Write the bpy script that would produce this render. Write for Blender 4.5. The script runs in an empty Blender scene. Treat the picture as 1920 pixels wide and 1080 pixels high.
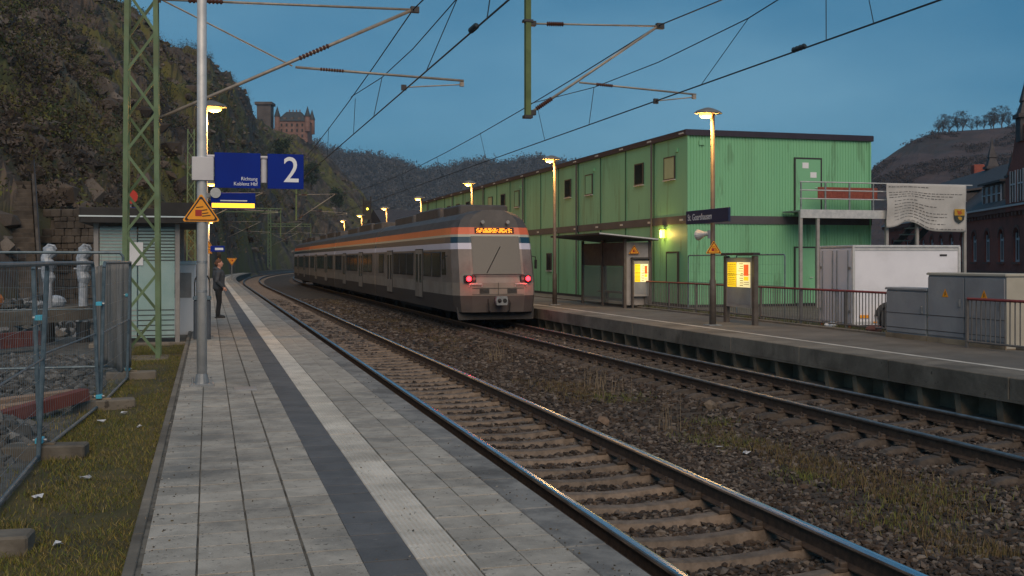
import bpy, math, random
import numpy as np
from mathutils import Vector, Matrix, noise

random.seed(7); RNG = np.random.default_rng(11)
SC = bpy.context.scene
COL = SC.collection
R = math.radians
# The scene is laid out along the railway: x = metres across the tracks (to the right), y = metres along them, z = 0 at rail top.
TH = math.atan(0.285); CT, ST = math.cos(TH), math.sin(TH)
CAM_Z = 2.06

# ------------------------------------------------------------------ camera
cam = bpy.data.cameras.new('camera'); camo = bpy.data.objects.new('camera', cam); COL.objects.link(camo)
cam.sensor_width = 36.0; cam.lens = 37.5; cam.shift_y = -52 / 1920
cam.clip_start = 0.05; cam.clip_end = 12000
camo.location = (0, 0, CAM_Z); camo.rotation_euler = (R(90), 0, -TH)
SC.camera = camo

# ------------------------------------------------------------------ sky, sun, exposure (blue hour)
W = bpy.data.worlds.new('World'); SC.world = W; W.use_nodes = True
nt = W.node_tree; nt.nodes.clear()
wo = nt.nodes.new('ShaderNodeOutputWorld'); bg = nt.nodes.new('ShaderNodeBackground')
sky = nt.nodes.new('ShaderNodeTexSky'); sky.sky_type = 'NISHITA'; sky.sun_disc = False
SUN_EL, SUN_AZ = 40.0, 188.0
sky.sun_elevation = R(SUN_EL); sky.sun_rotation = R(SUN_AZ)
sky.air_density = 1.0; sky.dust_density = 0.6; sky.ozone_density = 5.0; sky.altitude = 100
tcn = nt.nodes.new('ShaderNodeTexCoord'); mp = nt.nodes.new('ShaderNodeMapping'); mp.inputs['Scale'].default_value = (1, 1, 3.0)
nz = nt.nodes.new('ShaderNodeTexNoise'); nz.inputs['Scale'].default_value = 1.9; nz.inputs['Detail'].default_value = 6; nz.inputs['Roughness'].default_value = 0.5
rp = nt.nodes.new('ShaderNodeValToRGB')
rp.color_ramp.elements[0].position = 0.2; rp.color_ramp.elements[0].color = (0.022, 0.112, 0.198, 1)
rp.color_ramp.elements[1].position = 0.85; rp.color_ramp.elements[1].color = (0.105, 0.228, 0.312, 1)
mx = nt.nodes.new('ShaderNodeMix'); mx.data_type = 'RGBA'; mx.inputs['Factor'].default_value = 0.75
sc_ = nt.nodes.new('ShaderNodeMix'); sc_.data_type = 'RGBA'; sc_.blend_type = 'MULTIPLY'; sc_.inputs['Factor'].default_value = 1.0
sc_.inputs['B'].default_value = (0.016, 0.038, 0.047, 1)
nt.links.new(tcn.outputs['Generated'], mp.inputs['Vector']); nt.links.new(mp.outputs['Vector'], nz.inputs['Vector'])
sepz = nt.nodes.new('ShaderNodeSeparateXYZ'); nt.links.new(tcn.outputs['Generated'], sepz.inputs['Vector'])
elev = nt.nodes.new('ShaderNodeMapRange'); elev.inputs['From Min'].default_value = 0.0; elev.inputs['From Max'].default_value = 0.55
elev.inputs['To Min'].default_value = 0.18; elev.inputs['To Max'].default_value = -0.22; nt.links.new(sepz.outputs['Z'], elev.inputs['Value'])
addn = nt.nodes.new('ShaderNodeMath'); cl = nt.nodes.new('ShaderNodeMapRange'); cl.clamp = False; cl.inputs['From Min'].default_value = 0.3; cl.inputs['From Max'].default_value = 0.7; cl.inputs['To Min'].default_value = 0.12; cl.inputs['To Max'].default_value = 0.88
nt.links.new(nz.outputs['Fac'], cl.inputs['Value']); nt.links.new(cl.outputs['Result'], addn.inputs[0]); nt.links.new(elev.outputs['Result'], addn.inputs[1])
nt.links.new(addn.outputs['Value'], rp.inputs['Fac'])
nt.links.new(sky.outputs['Color'], sc_.inputs['A'])
nt.links.new(sc_.outputs['Result'], mx.inputs['A']); nt.links.new(rp.outputs['Color'], mx.inputs['B'])
nt.links.new(mx.outputs['Result'], bg.inputs['Color']); bg.inputs['Strength'].default_value = 1.0
nt.links.new(bg.outputs['Background'], wo.inputs['Surface'])
sl = bpy.data.lights.new('sun', 'SUN'); slo = bpy.data.objects.new('sun', sl); COL.objects.link(slo)
sl.energy = 1.5; sl.angle = R(50); sl.color = (1.0, 0.78, 0.57)
slo.rotation_euler = (R(90 - SUN_EL), 0, R(180 - SUN_AZ + 180) * -1 + R(180))
_d = Vector((math.sin(R(SUN_AZ)) * math.cos(R(SUN_EL)), math.cos(R(SUN_AZ)) * math.cos(R(SUN_EL)), math.sin(R(SUN_EL))))
slo.rotation_euler = _d.to_track_quat('Z', 'Y').to_euler()
SC.view_settings.view_transform = 'Standard'; SC.view_settings.look = 'None'
SC.view_settings.exposure = 0.62; SC.view_settings.gamma = 1.0; SC.view_settings.use_curve_mapping = False
SC.cycles.use_denoising = True
SC.cycles.max_bounces = 6; SC.cycles.transparent_max_bounces = 12
SC.cycles.sample_clamp_indirect = 3.0

# ------------------------------------------------------------------ materials
MATS = {}
def mat(name, c1, c2=None, scale=3.0, rough=0.8, metal=0.0, bump=0.0, bscale=30.0, rand=0.0, attr=False,
        emit=None, estr=0.0, alpha=1.0, trans=0.0, local=False, spec=0.5, stretch=None, c3=None, s3=0.6, lo=0.38, hi=0.62, c3lo=0.5, c3hi=0.66, speck=None, speck2=None):
    m = bpy.data.materials.new(name); m.use_nodes = True; MATS[name] = m
    t = m.node_tree; b = t.nodes['Principled BSDF']
    b.inputs['Roughness'].default_value = rough; b.inputs['Metallic'].default_value = metal
    b.inputs['Specular IOR Level'].default_value = spec
    L = t.links.new
    if local:
        pos = t.nodes.new('ShaderNodeTexCoord').outputs['Object']
    else:
        pos = t.nodes.new('ShaderNodeNewGeometry').outputs['Position']
    if stretch:
        mpn = t.nodes.new('ShaderNodeMapping'); mpn.inputs['Scale'].default_value = stretch
        L(pos, mpn.inputs['Vector']); pos = mpn.outputs['Vector']
    def rgb(c):
        n = t.nodes.new('ShaderNodeRGB'); n.outputs[0].default_value = (*c, 1); return n.outputs[0]
    def mix(a, bb, f, mode='MIX'):
        n = t.nodes.new('ShaderNodeMix'); n.data_type = 'RGBA'; n.blend_type = mode
        if isinstance(f, float): n.inputs['Factor'].default_value = f
        else: L(f, n.inputs['Factor'])
        L(a, n.inputs['A']); L(bb, n.inputs['B']); return n.outputs['Result']
    def nzf(scale, lo, hi, det=6):
        n = t.nodes.new('ShaderNodeTexNoise'); n.inputs['Scale'].default_value = scale; n.inputs['Detail'].default_value = det
        n.inputs['Roughness'].default_value = 0.62
        L(pos, n.inputs['Vector'])
        r = t.nodes.new('ShaderNodeMapRange'); r.inputs['From Min'].default_value = lo; r.inputs['From Max'].default_value = hi
        L(n.outputs['Fac'], r.inputs['Value']); return r.outputs['Result']
    col = rgb(c1)
    if c2 is not None: col = mix(col, rgb(c2), nzf(scale, lo, hi))
    if c3 is not None: col = mix(col, rgb(c3), nzf(s3, c3lo, c3hi))
    if speck: col = mix(col, rgb(speck[0]), nzf(speck[1], speck[2], speck[2]+0.05))
    if speck2: col = mix(col, rgb(speck2[0]), nzf(speck2[1], speck2[2], speck2[2]+0.05))
    if attr:
        a = t.nodes.new('ShaderNodeVertexColor'); a.layer_name = 'col'; col = mix(col, a.outputs['Color'], 1.0, 'MULTIPLY')
    if rand:
        oi = t.nodes.new('ShaderNodeObjectInfo'); r = t.nodes.new('ShaderNodeMapRange')
        r.inputs['To Min'].default_value = 1 - rand; r.inputs['To Max'].default_value = 1 + rand
        L(oi.outputs['Random'], r.inputs['Value'])
        h = t.nodes.new('ShaderNodeHueSaturation'); L(r.outputs['Result'], h.inputs['Value']); L(col, h.inputs['Color']); col = h.outputs['Color']
    L(col, b.inputs['Base Color'])
    if bump:
        n = t.nodes.new('ShaderNodeTexNoise'); n.inputs['Scale'].default_value = bscale; n.inputs['Detail'].default_value = 5
        L(pos, n.inputs['Vector'])
        bp = t.nodes.new('ShaderNodeBump'); bp.inputs['Strength'].default_value = bump; bp.inputs['Distance'].default_value = 0.02
        L(n.outputs['Fac'], bp.inputs['Height']); L(bp.outputs['Normal'], b.inputs['Normal'])
    if emit:
        b.inputs['Emission Color'].default_value = (*emit, 1); b.inputs['Emission Strength'].default_value = estr
    if trans:
        b.inputs['Transmission Weight'].default_value = trans
    if alpha < 1: b.inputs['Alpha'].default_value = alpha
    return m

mat('tile', (0.285, 0.258, 0.222), (0.385, 0.35, 0.303), 4.5, 0.8, bump=0.35, bscale=70, rand=0.13, c3=(0.19, 0.178, 0.16), s3=1.1, speck=((.11,.10,.086), 26, .615), speck2=((.48,.45,.41), 34, .64))
mat('tile_dark', (0.085, 0.087, 0.092), (0.118, 0.117, 0.12), 2.2, 0.75, bump=0.3, bscale=60, rand=0.14, c3=(0.065, 0.066, 0.07), s3=1.3, speck=((.17,.165,.16), 30, .65))
mat('tile_ribbed', (0.46, 0.42, 0.365), (0.60, 0.55, 0.485), 2.6, 0.75, bump=0.25, bscale=50, rand=0.12, c3=(0.36, 0.325, 0.28), s3=1.2, speck=((.24,.215,.18), 24, .63))
mat('edge_stone', (0.15, 0.145, 0.14), (0.24, 0.23, 0.215), 5, 0.85, bump=0.5, bscale=45, rand=0.12, c3=(0.10, 0.095, 0.09), s3=1.6)
mat('joint', (0.06, 0.054, 0.045), (0.16, 0.147, 0.125), 4, 0.9)
mat('concrete', (0.125, 0.107, 0.085), (0.20, 0.172, 0.138), 1.3, 0.85, bump=0.35, bscale=25, rand=0.08, c3=(0.085, 0.072, 0.056), s3=0.9, speck=((.06,.05,.04), 7, .64))
mat('concrete_dark', (0.21, 0.155, 0.10), (0.32, 0.245, 0.165), 1.5, 0.9, bump=0.4, bscale=20, c3=(0.12, 0.095, 0.07), s3=1.1)
mat('asphalt', (0.10, 0.087, 0.072), (0.16, 0.14, 0.118), 1.1, 0.9, bump=0.3, bscale=80, c3=(0.10, 0.09, 0.08), s3=0.4)
mat('dirt', (0.09, 0.074, 0.057), (0.15, 0.127, 0.10), 0.8, 0.95, bump=0.6, bscale=12, c3=(0.09, 0.078, 0.06), s3=0.25)
mat('gravel', (0.06, 0.055, 0.05), (0.12, 0.112, 0.10), 4, 0.95, bump=0.9, bscale=16)
mat('soil', (0.028, 0.02, 0.014), (0.055, 0.04, 0.028), 3, 0.95, bump=0.6, bscale=25)
mat('stone', (0.9, 0.9, 0.9), (0.65, 0.63, 0.6), 20, 0.85, bump=0.3, bscale=70, attr=True)
mat('rail_side', (0.055, 0.034, 0.024), (0.10, 0.06, 0.038), 14, 0.75, metal=0.2, bump=0.2, bscale=60)
mat('rail_head', (0.50, 0.53, 0.58), (0.62, 0.64, 0.68), 6, 0.24, metal=1.0, stretch=(8, 0.6, 8))
mat('rail_head_old', (0.16, 0.14, 0.13), (0.28, 0.26, 0.25), 5, 0.4, metal=0.9)
mat('sleeper', (0.11, 0.08, 0.058), (0.19, 0.143, 0.108), 9, 0.65, metal=0.15, bump=0.3, bscale=30, rand=0.2)
mat('sleeper_dark', (0.04, 0.03, 0.024), (0.075, 0.058, 0.046), 9, 0.8, bump=0.3, bscale=30, rand=0.2)
mat('fastening', (0.05, 0.036, 0.028), (0.085, 0.062, 0.048), 12, 0.75, metal=0.2, rand=0.2)
mat('galv', (0.46, 0.46, 0.46), (0.58, 0.57, 0.56), 6, 0.5, metal=0.25, bump=0.05)
mat('galv_dark', (0.20, 0.21, 0.22), (0.30, 0.31, 0.32), 7, 0.5, metal=0.4)
mat('pole_brown', (0.075, 0.06, 0.05), (0.11, 0.09, 0.075), 5, 0.6)
mat('mast_green', (0.095, 0.155, 0.075), (0.135, 0.20, 0.105), 3, 0.65, bump=0.1, c3=(0.11, 0.13, 0.06), s3=1.2)
mat('mast_olive', (0.075, 0.115, 0.035), (0.11, 0.155, 0.055), 3, 0.65)
mat('alu_tube', (0.27, 0.225, 0.185), (0.38, 0.33, 0.28), 5, 0.55, metal=0.3)
mat('insulator', (0.075, 0.028, 0.018), (0.11, 0.045, 0.028), 8, 0.35)
mat('wire', (0.03, 0.045, 0.055), None, rough=0.6, metal=0.3)
mat('sign_blue', (0.001, 0.018, 0.21), (0.001, 0.021, 0.235), 2, 0.5, spec=0.15)
mat('sign_navy', (0.012, 0.022, 0.065), None, rough=0.5)
mat('sign_white', (0.75, 0.76, 0.78), None, rough=0.5)
mat('box_white', (0.50, 0.48, 0.50), (0.56, 0.54, 0.555), 3, 0.55)
mat('warn_yellow', (0.85, 0.33, 0.008), (0.80, 0.29, 0.008), 3, 0.5)
mat('black', (0.012, 0.012, 0.013), None, rough=0.6)
mat('near_black', (0.02, 0.019, 0.02), (0.03, 0.028, 0.028), 4, 0.8)
mat('red_print', (0.35, 0.02, 0.01), None, rough=0.5)
mat('led', (0.3, 0.12, 0.0), emit=(1.0, 0.48, 0.03), estr=1.6)
mat('led_train', (0.3, 0.1, 0.0), emit=(1.0, 0.26, 0.02), estr=2.2)
mat('tail_red', (0.4, 0.0, 0.0), emit=(1.0, 0.015, 0.025), estr=7)
mat('bulb', (1, 0.8, 0.4), emit=(1.0, 0.44, 0.07), estr=3.2)
mat('lantern', (1, 0.8, 0.3), emit=(1.0, 0.60, 0.06), estr=6)
mat('poster_y', (0.8, 0.6, 0.02), emit=(1.0, 0.60, 0.015), estr=0.5)
mat('poster_w', (0.8, 0.75, 0.5), emit=(1.0, 0.80, 0.36), estr=0.45)
mat('poster_r', (0.7, 0.1, 0.02), emit=(1.0, 0.12, 0.02), estr=0.4)
mat('poster_ink', (0.25, 0.18, 0.02), None, rough=0.6)
mat('signal_lamp', (1, 0.8, 0.1), emit=(1.0, 0.75, 0.05), estr=4)
mat('lamp_metal', (0.16, 0.15, 0.14), (0.22, 0.2, 0.19), 5, 0.55, metal=0.3)
mat('wall_green', (0.175, 0.43, 0.235), (0.195, 0.46, 0.255), 0.6, 0.55, bump=0.06, bscale=6, rand=0.07, c3=(0.155, 0.36, 0.195), s3=0.5, stretch=(1,1,.16), speck=((.145,.335,.18), 2.2, .57))
mat('seam', (0.035, 0.10, 0.05), None, rough=0.7)
mat('fascia', (0.022, 0.014, 0.026), (0.03, 0.02, 0.034), 1.5, 0.5)
mat('band', (0.06, 0.055, 0.062), (0.08, 0.072, 0.08), 1.5, 0.6)
mat('frame_dark', (0.035, 0.03, 0.03), None, rough=0.5)
mat('glass_dark', (0.012, 0.013, 0.015), None, rough=0.10, spec=0.45)
mat('shutter_lit_pane', (0.33, 0.40, 0.22), (0.38, 0.44, 0.25), 2, 0.5)  # pale panes: closed shutters, and one window painted as lit
mat('paper', (0.72, 0.72, 0.74), None, rough=0.7)
mat('glass_teal', (0.42, 0.60, 0.57), (0.50, 0.66, 0.63), 2, 0.25, alpha=0.55)
mat('glass_clear', (0.30, 0.32, 0.30), None, rough=0.1, alpha=0.3)
mat('frost_white', (0.62, 0.70, 0.72), None, rough=0.6)
mat('roof_dark', (0.018, 0.016, 0.016), (0.03, 0.027, 0.026), 2, 0.7)
mat('post_grey', (0.27, 0.25, 0.24), (0.33, 0.31, 0.295), 4, 0.6)
mat('steel_blue', (0.085, 0.125, 0.15), (0.15, 0.195, 0.225), 9, 0.5, metal=0.35, bump=0.05)
mat('clamp_cyan', (0.07, 0.42, 0.58), None, rough=0.4)
mat('sheet_grey', (0.075, 0.085, 0.092), (0.15, 0.155, 0.16), 1.2, 0.55, bump=0.3, bscale=6, stretch=(4, 4, 0.5))
mat('wrap_white', (0.30, 0.34, 0.40), (0.46, 0.50, 0.56), 9, 0.45, bump=0.8, bscale=14)
mat('timber', (0.25, 0.155, 0.10), (0.36, 0.24, 0.16), 3, 0.8, bump=0.3, bscale=18, stretch=(1, 8, 8), rand=0.12)
mat('rust_red', (0.12, 0.028, 0.02), (0.17, 0.045, 0.03), 5, 0.8)
mat('orange_bag', (0.55, 0.17, 0.02), None, rough=0.7)
mat('truck_white', (0.70, 0.69, 0.74), (0.77, 0.76, 0.81), 0.8, 0.4, bump=0.02, bscale=5, c3=(0.60, 0.59, 0.62), s3=0.5)
mat('cab_grey', (0.235, 0.24, 0.255), (0.285, 0.29, 0.30), 1.2, 0.6, c3=(0.21, 0.21, 0.22), s3=0.8)
mat('cab_lit_beige', (0.36, 0.33, 0.27), (0.42, 0.385, 0.32), 1.5, 0.65)  # beige stands in for light falling on the grey cabinets
mat('rubber', (0.015, 0.015, 0.016), None, rough=0.8)
mat('fence_red', (0.16, 0.012, 0.016), (0.21, 0.018, 0.022), 4, 0.5)
mat('fence_grey', (0.13, 0.12, 0.115), (0.18, 0.165, 0.155), 5, 0.55, metal=0.2)
mat('cloth', (0.40, 0.385, 0.37), (0.46, 0.445, 0.43), 2, 0.85, bump=0.2, bscale=8)
mat('ink', (0.055, 0.05, 0.055), None, rough=0.9)
mat('brick', (0.22, 0.05, 0.034), (0.30, 0.078, 0.052), 9, 0.85, bump=0.3, bscale=20, c3=(0.15, 0.038, 0.027), s3=0.3)
mat('brick_trim', (0.125, 0.05, 0.04), (0.17, 0.07, 0.055), 5, 0.85)
mat('slate', (0.035, 0.03, 0.034), (0.055, 0.047, 0.05), 3, 0.7, bump=0.3, bscale=12)
mat('win_white', (0.45, 0.45, 0.49), None, rough=0.5)
mat('castle_brick', (0.175, 0.095, 0.078), (0.245, 0.14, 0.115), 0.5, 0.9, bump=0.4, bscale=1.0)
mat('castle_stone', (0.075, 0.062, 0.058), (0.115, 0.094, 0.085), 0.4, 0.9, bump=0.4, bscale=1.0)
mat('castle_roof', (0.03, 0.036, 0.042), (0.045, 0.05, 0.055), 0.4, 0.7)
mat('t_skirt', (0.05, 0.04, 0.036), (0.065, 0.053, 0.047), 1.2, 0.6, stretch=(1, 0.3, 2))
mat('t_lower', (0.22, 0.185, 0.155), (0.29, 0.245, 0.21), 1.6, 0.45, c3=(0.17, 0.135, 0.11), s3=0.8, speck=((.12,.09,.07), 5, .64))
mat('t_body', (0.155, 0.13, 0.117), (0.21, 0.178, 0.16), 1.6, 0.42, c3=(0.12, 0.098, 0.085), s3=0.7)
mat('t_white', (0.50, 0.50, 0.60), (0.54, 0.54, 0.64), 1.0, 0.4)
mat('t_navy', (0.012, 0.05, 0.085), None, rough=0.4)
mat('t_cream', (0.40, 0.40, 0.33), None, rough=0.4)
mat('t_orange', (0.62, 0.13, 0.055), (0.66, 0.145, 0.06), 1.0, 0.4)
mat('t_roof', (0.055, 0.05, 0.05), (0.08, 0.072, 0.07), 2, 0.6)
mat('skin', (0.55, 0.28, 0.20), (0.60, 0.31, 0.225), 20, 0.55)
mat('hair', (0.09, 0.035, 0.018), (0.13, 0.055, 0.028), 60, 0.7)
mat('jacket', (0.045, 0.05, 0.058), (0.065, 0.07, 0.08), 12, 0.75, bump=0.5, bscale=14)
mat('trousers', (0.011, 0.011, 0.013), (0.018, 0.018, 0.02), 12, 0.85, bump=0.4, bscale=16)
mat('bark', (0.05, 0.04, 0.035), (0.075, 0.06, 0.052), 2, 0.9)
mat('leaf', (1, 1, 1), None, rough=0.9, attr=True)
mat('grass_blade', (1, 1, 1), None, rough=0.8, attr=True)
mat('turf', (0.06, 0.055, 0.014), (0.10, 0.075, 0.028), 2.0, 0.95, bump=0.7, bscale=30, c3=(0.05, 0.042, 0.022), s3=1.3)
mat('hill', (0.026, 0.019, 0.015), (0.105, 0.077, 0.058), 0.16, 0.95, bump=1.0, bscale=0.9, c3=(0.095, 0.085, 0.018), s3=0.06, c3lo=0.47, c3hi=0.56, lo=0.4, hi=0.6)
mat('far_hill', (0.055, 0.05, 0.048), (0.10, 0.09, 0.082), 0.03, 0.95, bump=1.0, bscale=0.2)
mat('vine_hill', (0.032, 0.018, 0.017), (0.066, 0.038, 0.034), 0.09, 0.95, bump=1.0, bscale=0.5, stretch=(1, 1, 4), c3=(0.022, 0.016, 0.013), s3=0.02)
mat('rockwall', (0.04, 0.032, 0.026), (0.095, 0.078, 0.064), 1.2, 0.95, bump=0.9, bscale=3)
mat('plaster_dark', (0.075, 0.06, 0.055), (0.10, 0.082, 0.074), 0.8, 0.9)
mat('litter', (0.62, 0.63, 0.66), None, rough=0.6)
mat('gold', (0.42, 0.24, 0.02), None, rough=0.6)
mat('shield_red', (0.35, 0.07, 0.01), None, rough=0.6)
mat('shield_dark', (0.03, 0.035, 0.03), None, rough=0.6)
mat('bin_blue', (0.055, 0.065, 0.08), (0.075, 0.085, 0.10), 4, 0.5)

# ------------------------------------------------------------------ mesh helpers
def link(o, parent=None):
    COL.objects.link(o)
    if parent is not None: o.parent = parent
    return o
def tag(o, label=None, cat=None, group=None, kind=None):
    if label: o['label'] = label
    if cat: o['category'] = cat
    if group: o['group'] = group
    if kind: o['kind'] = kind
    return o
def empty(name, loc=(0, 0, 0), rz=0.0, parent=None):
    o = bpy.data.objects.new(name, None); o.location = loc; o.rotation_euler = (0, 0, rz); o.empty_display_size = 0.1
    return link(o, parent)
def copy_tree(o, parent=None):
    c = o.copy(); link(c, parent)
    if parent is not None: c.parent = parent
    for ch in list(o.children): copy_tree(ch, c)
    return c

class MB:
    def __init__(s): s.v = []; s.f = []
    def add(s, vs, fs):
        n = len(s.v); s.v += [tuple(p) for p in vs]; s.f += [tuple(i + n for i in f) for f in fs]; return s
    def box(s, x0, x1, y0, y1, z0, z1):
        return s.add([(x0,y0,z0),(x1,y0,z0),(x1,y1,z0),(x0,y1,z0),(x0,y0,z1),(x1,y0,z1),(x1,y1,z1),(x0,y1,z1)],
                     [(3,2,1,0),(4,5,6,7),(0,1,5,4),(1,2,6,5),(2,3,7,6),(3,0,4,7)])
    def bbox(s, x0, x1, y0, y1, z0, z1, b=0.01):          # box with chamfered edges
        def ring(i, z): return [(x0+i,y0+i,z),(x1-i,y0+i,z),(x1-i,y1-i,z),(x0+i,y1-i,z)]
        def oct_(z, b): return [(x0+b,y0,z),(x1-b,y0,z),(x1,y0+b,z),(x1,y1-b,z),(x1-b,y1,z),(x0+b,y1,z),(x0,y1-b,z),(x0,y0+b,z)]
        r = [oct_(z0, b), oct_(z1-b, b)]
        top = [(x0+2*b,y0+b,z1),(x1-2*b,y0+b,z1),(x1-b,y0+2*b,z1),(x1-b,y1-2*b,z1),(x1-2*b,y1-b,z1),(x0+2*b,y1-b,z1),(x0+b,y1-2*b,z1),(x0+b,y0+2*b,z1)]
        return s.loft(r + [top])
    def loft(s, rings, cap=True, closed=True):
        n = len(rings[0]); vs = [p for r in rings for p in r]; fs = []
        for i in range(len(rings) - 1):
            for j in range(n if closed else n - 1):
                a = i*n + j; b = i*n + (j+1) % n; fs.append((a, b, b+n, a+n))
        if cap: fs.append(tuple(range(n))[::-1]); fs.append(tuple(range((len(rings)-1)*n, len(rings)*n)))
        return s.add(vs, fs)
    def tube(s, pts, r, n=8, cap=True):
        pts = [Vector(p) for p in pts]; rs = r if isinstance(r, (list, tuple)) else [r]*len(pts); rings = []
        for i, p in enumerate(pts):
            d = (pts[min(i+1, len(pts)-1)] - pts[max(i-1, 0)]).normalized()
            up = Vector((0, 0, 1)) if abs(d.z) < 0.95 else Vector((0, 1, 0))
            a = d.cross(up).normalized(); b = a.cross(d).normalized()
            rings.append([tuple(p + (a*math.cos(2*math.pi*k/n) + b*math.sin(2*math.pi*k/n))*rs[i]) for k in range(n)])
        return s.loft(rings, cap)
    def bar(s, p0, p1, w, h, up=(0, 0, 1)):
        p0, p1 = Vector(p0), Vector(p1); d = (p1-p0).normalized(); u = Vector(up)
        if abs(d.dot(u)) > 0.98: u = Vector((0, 1, 0))
        a = d.cross(u).normalized()*w/2; b = a.cross(d).normalized()*h/2
        return s.loft([[tuple(p-a-b), tuple(p+a-b), tuple(p+a+b), tuple(p-a+b)] for p in (p0, p1)])
    def lathe(s, prof, c=(0, 0, 0), n=12):
        return s.loft([[(c[0]+r*math.cos(2*math.pi*k/n), c[1]+r*math.sin(2*math.pi*k/n), c[2]+z) for k in range(n)] for r, z in prof])
    def ell(s, c, rx, ry, rz, nu=10, nv=7):
        prof = []
        for i in range(nv+1):
            a = -math.pi/2 + math.pi*i/nv; prof.append((max(math.cos(a), 0.02), math.sin(a)))
        return s.loft([[(c[0]+rx*r*math.cos(2*math.pi*k/nu), c[1]+ry*r*math.sin(2*math.pi*k/nu), c[2]+rz*z) for k in range(nu)] for r, z in prof])
    def prism(s, poly, d):                                   # poly: list of 3D points, extruded by vector d
        q = [tuple(Vector(p)+Vector(d)) for p in poly]; return s.loft([[tuple(p) for p in poly], q])
    def mesh(s, name, m):
        me = bpy.data.meshes.new(name); me.from_pydata(s.v, [], s.f); me.materials.append(MATS[m])
        me.validate(); me.update(); return me
    def build(s, name, m, parent=None, loc=(0, 0, 0), rz=0.0, smooth=False):
        me = s.mesh(name, m)
        bm_fix(me)
        if smooth: me.shade_smooth()
        o = bpy.data.objects.new(name, me); o.location = loc; o.rotation_euler = (0, 0, rz); return link(o, parent)
import bmesh
def bm_fix(me):
    b = bmesh.new(); b.from_mesh(me); bmesh.ops.recalc_face_normals(b, faces=b.faces); b.to_mesh(me); b.free()

def npmesh(name, V, F, m, parent=None, colr=None, smooth=False):
    V = np.asarray(V, np.float32); F = np.asarray(F, np.int32); k = F.shape[1]
    me = bpy.data.meshes.new(name); me.vertices.add(len(V)); me.vertices.foreach_set('co', V.ravel())
    me.loops.add(F.size); me.loops.foreach_set('vertex_index', F.ravel())
    me.polygons.add(len(F)); me.polygons.foreach_set('loop_start', np.arange(0, F.size, k, dtype=np.int32))
    me.update(calc_edges=True)
    if not smooth: me.shade_flat()
    if colr is not None:
        a = me.color_attributes.new('col', 'FLOAT_COLOR', 'POINT')
        c = np.ones((len(V), 4), np.float32); c[:, :3] = colr; a.data.foreach_set('color', c.ravel())
    me.materials.append(MATS[m]); o = bpy.data.objects.new(name, me); return link(o, parent)

def text(s, size, m, parent, loc, rot, name='lettering', align='LEFT', ext=0.001, sx=1.0, off=0.0):
    c = bpy.data.curves.new(name, 'FONT'); c.body = s; c.size = size; c.extrude = ext; c.align_x = align; c.resolution_u = 4; c.offset = off
    t = bpy.data.objects.new(name, c); COL.objects.link(t); dg = bpy.context.evaluated_depsgraph_get()
    me = bpy.data.meshes.new_from_object(t.evaluated_get(dg)); bpy.data.objects.remove(t)
    me.materials.clear(); me.materials.append(MATS[m])
    o = bpy.data.objects.new(name, me); o.location = loc; o.rotation_euler = rot; o.scale = (sx, 1, 1)
    return link(o, parent)

# the line runs straight past the platforms, then bends to the right
S0, RC = 88.0, 550.0
def P(s, t, z=0.0):
    if s <= S0: return (t, s, z)
    a = (s - S0)/RC; return (RC - (RC - t)*math.cos(a), S0 + (RC - t)*math.sin(a), z)
def head(s): return 0.0 if s <= S0 else -(s - S0)/RC
def srange(a, b, near=4.0, far=6.0):
    n = max(2, int((b-a)/far)+1); return list(np.linspace(a, b, n))
def sweep(name, prof, s0, s1, m, parent=None, step=5.0, smooth=False):
    ss = [s0] + [S for S in np.arange(math.ceil(s0/step)*step, s1, step) if S > s0+0.01] + [s1]
    if s0 < S0 < s1: ss = sorted([S for S in ss if S <= s0 or S >= S0 or S == s1] + [S0])
    rings = [[P(S, t, z) for t, z in prof] for S in ss]
    return MB().loft(rings).build(name, m, parent, smooth=smooth)
def polar(k, r):                                             # bearing slope from the viewpoint and distance -> ground position
    X = k*r; return X*CT + r*ST, -X*ST + r*CT

# ================================================================== SETTING: ground, hills
def make_ground():
    ts = [-4000, -600, -120, -40, -12, -6, -3.0, -1.5, -0.43, -0.42, 4, 14.58, 14.6, 18, 26, 60, 200, 900, 4000]
    zs = [0.1, 0.1, 0.2, 0.2, 0.18, 0.16, 0.18, 0.20, 0.22, -0.5, -0.5, -0.5, 0.24, 0.22, 0.22, 0.2, 0.1, 0.1, 0.1]
    ss = [-3000, -300, -40, 0, 20, 40, 60, 88] + list(np.arange(100, 420, 20)) + [600, 900]
    V = []; F = []; me = bpy.data.meshes.new('ground')
    n = len(ts)
    for S in ss:
        for t, z in zip(ts, zs):
            tt = t if S <= S0 else min(t, 460)
            V.append(P(S, tt, z) if abs(t) < 500 else P(S, max(min(tt, 460), -4000), z))
    mi = []
    for i in range(len(ss)-1):
        for j in range(n-1):
            a = i*n+j; F.append((a, a+1, a+n+1, a+n))
            mi.append(1 if ts[j] >= 14.5 else (2 if -1.6 <= ts[j] < -0.5 else 0))
    me.from_pydata(V, [], F)
    for m in ('gravel', 'dirt', 'turf'): me.materials.append(MATS[m])
    me.polygons.foreach_set('material_index', mi); me.update()
    o = link(bpy.data.objects.new('ground', me)); tag(o, 'gravelly ground around the railway station', kind='structure')
    MB().box(-6000, 6000, -3000, 7000, -2.0, -0.6).build('terrain', 'dirt')['kind'] = 'structure'
make_ground()

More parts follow.
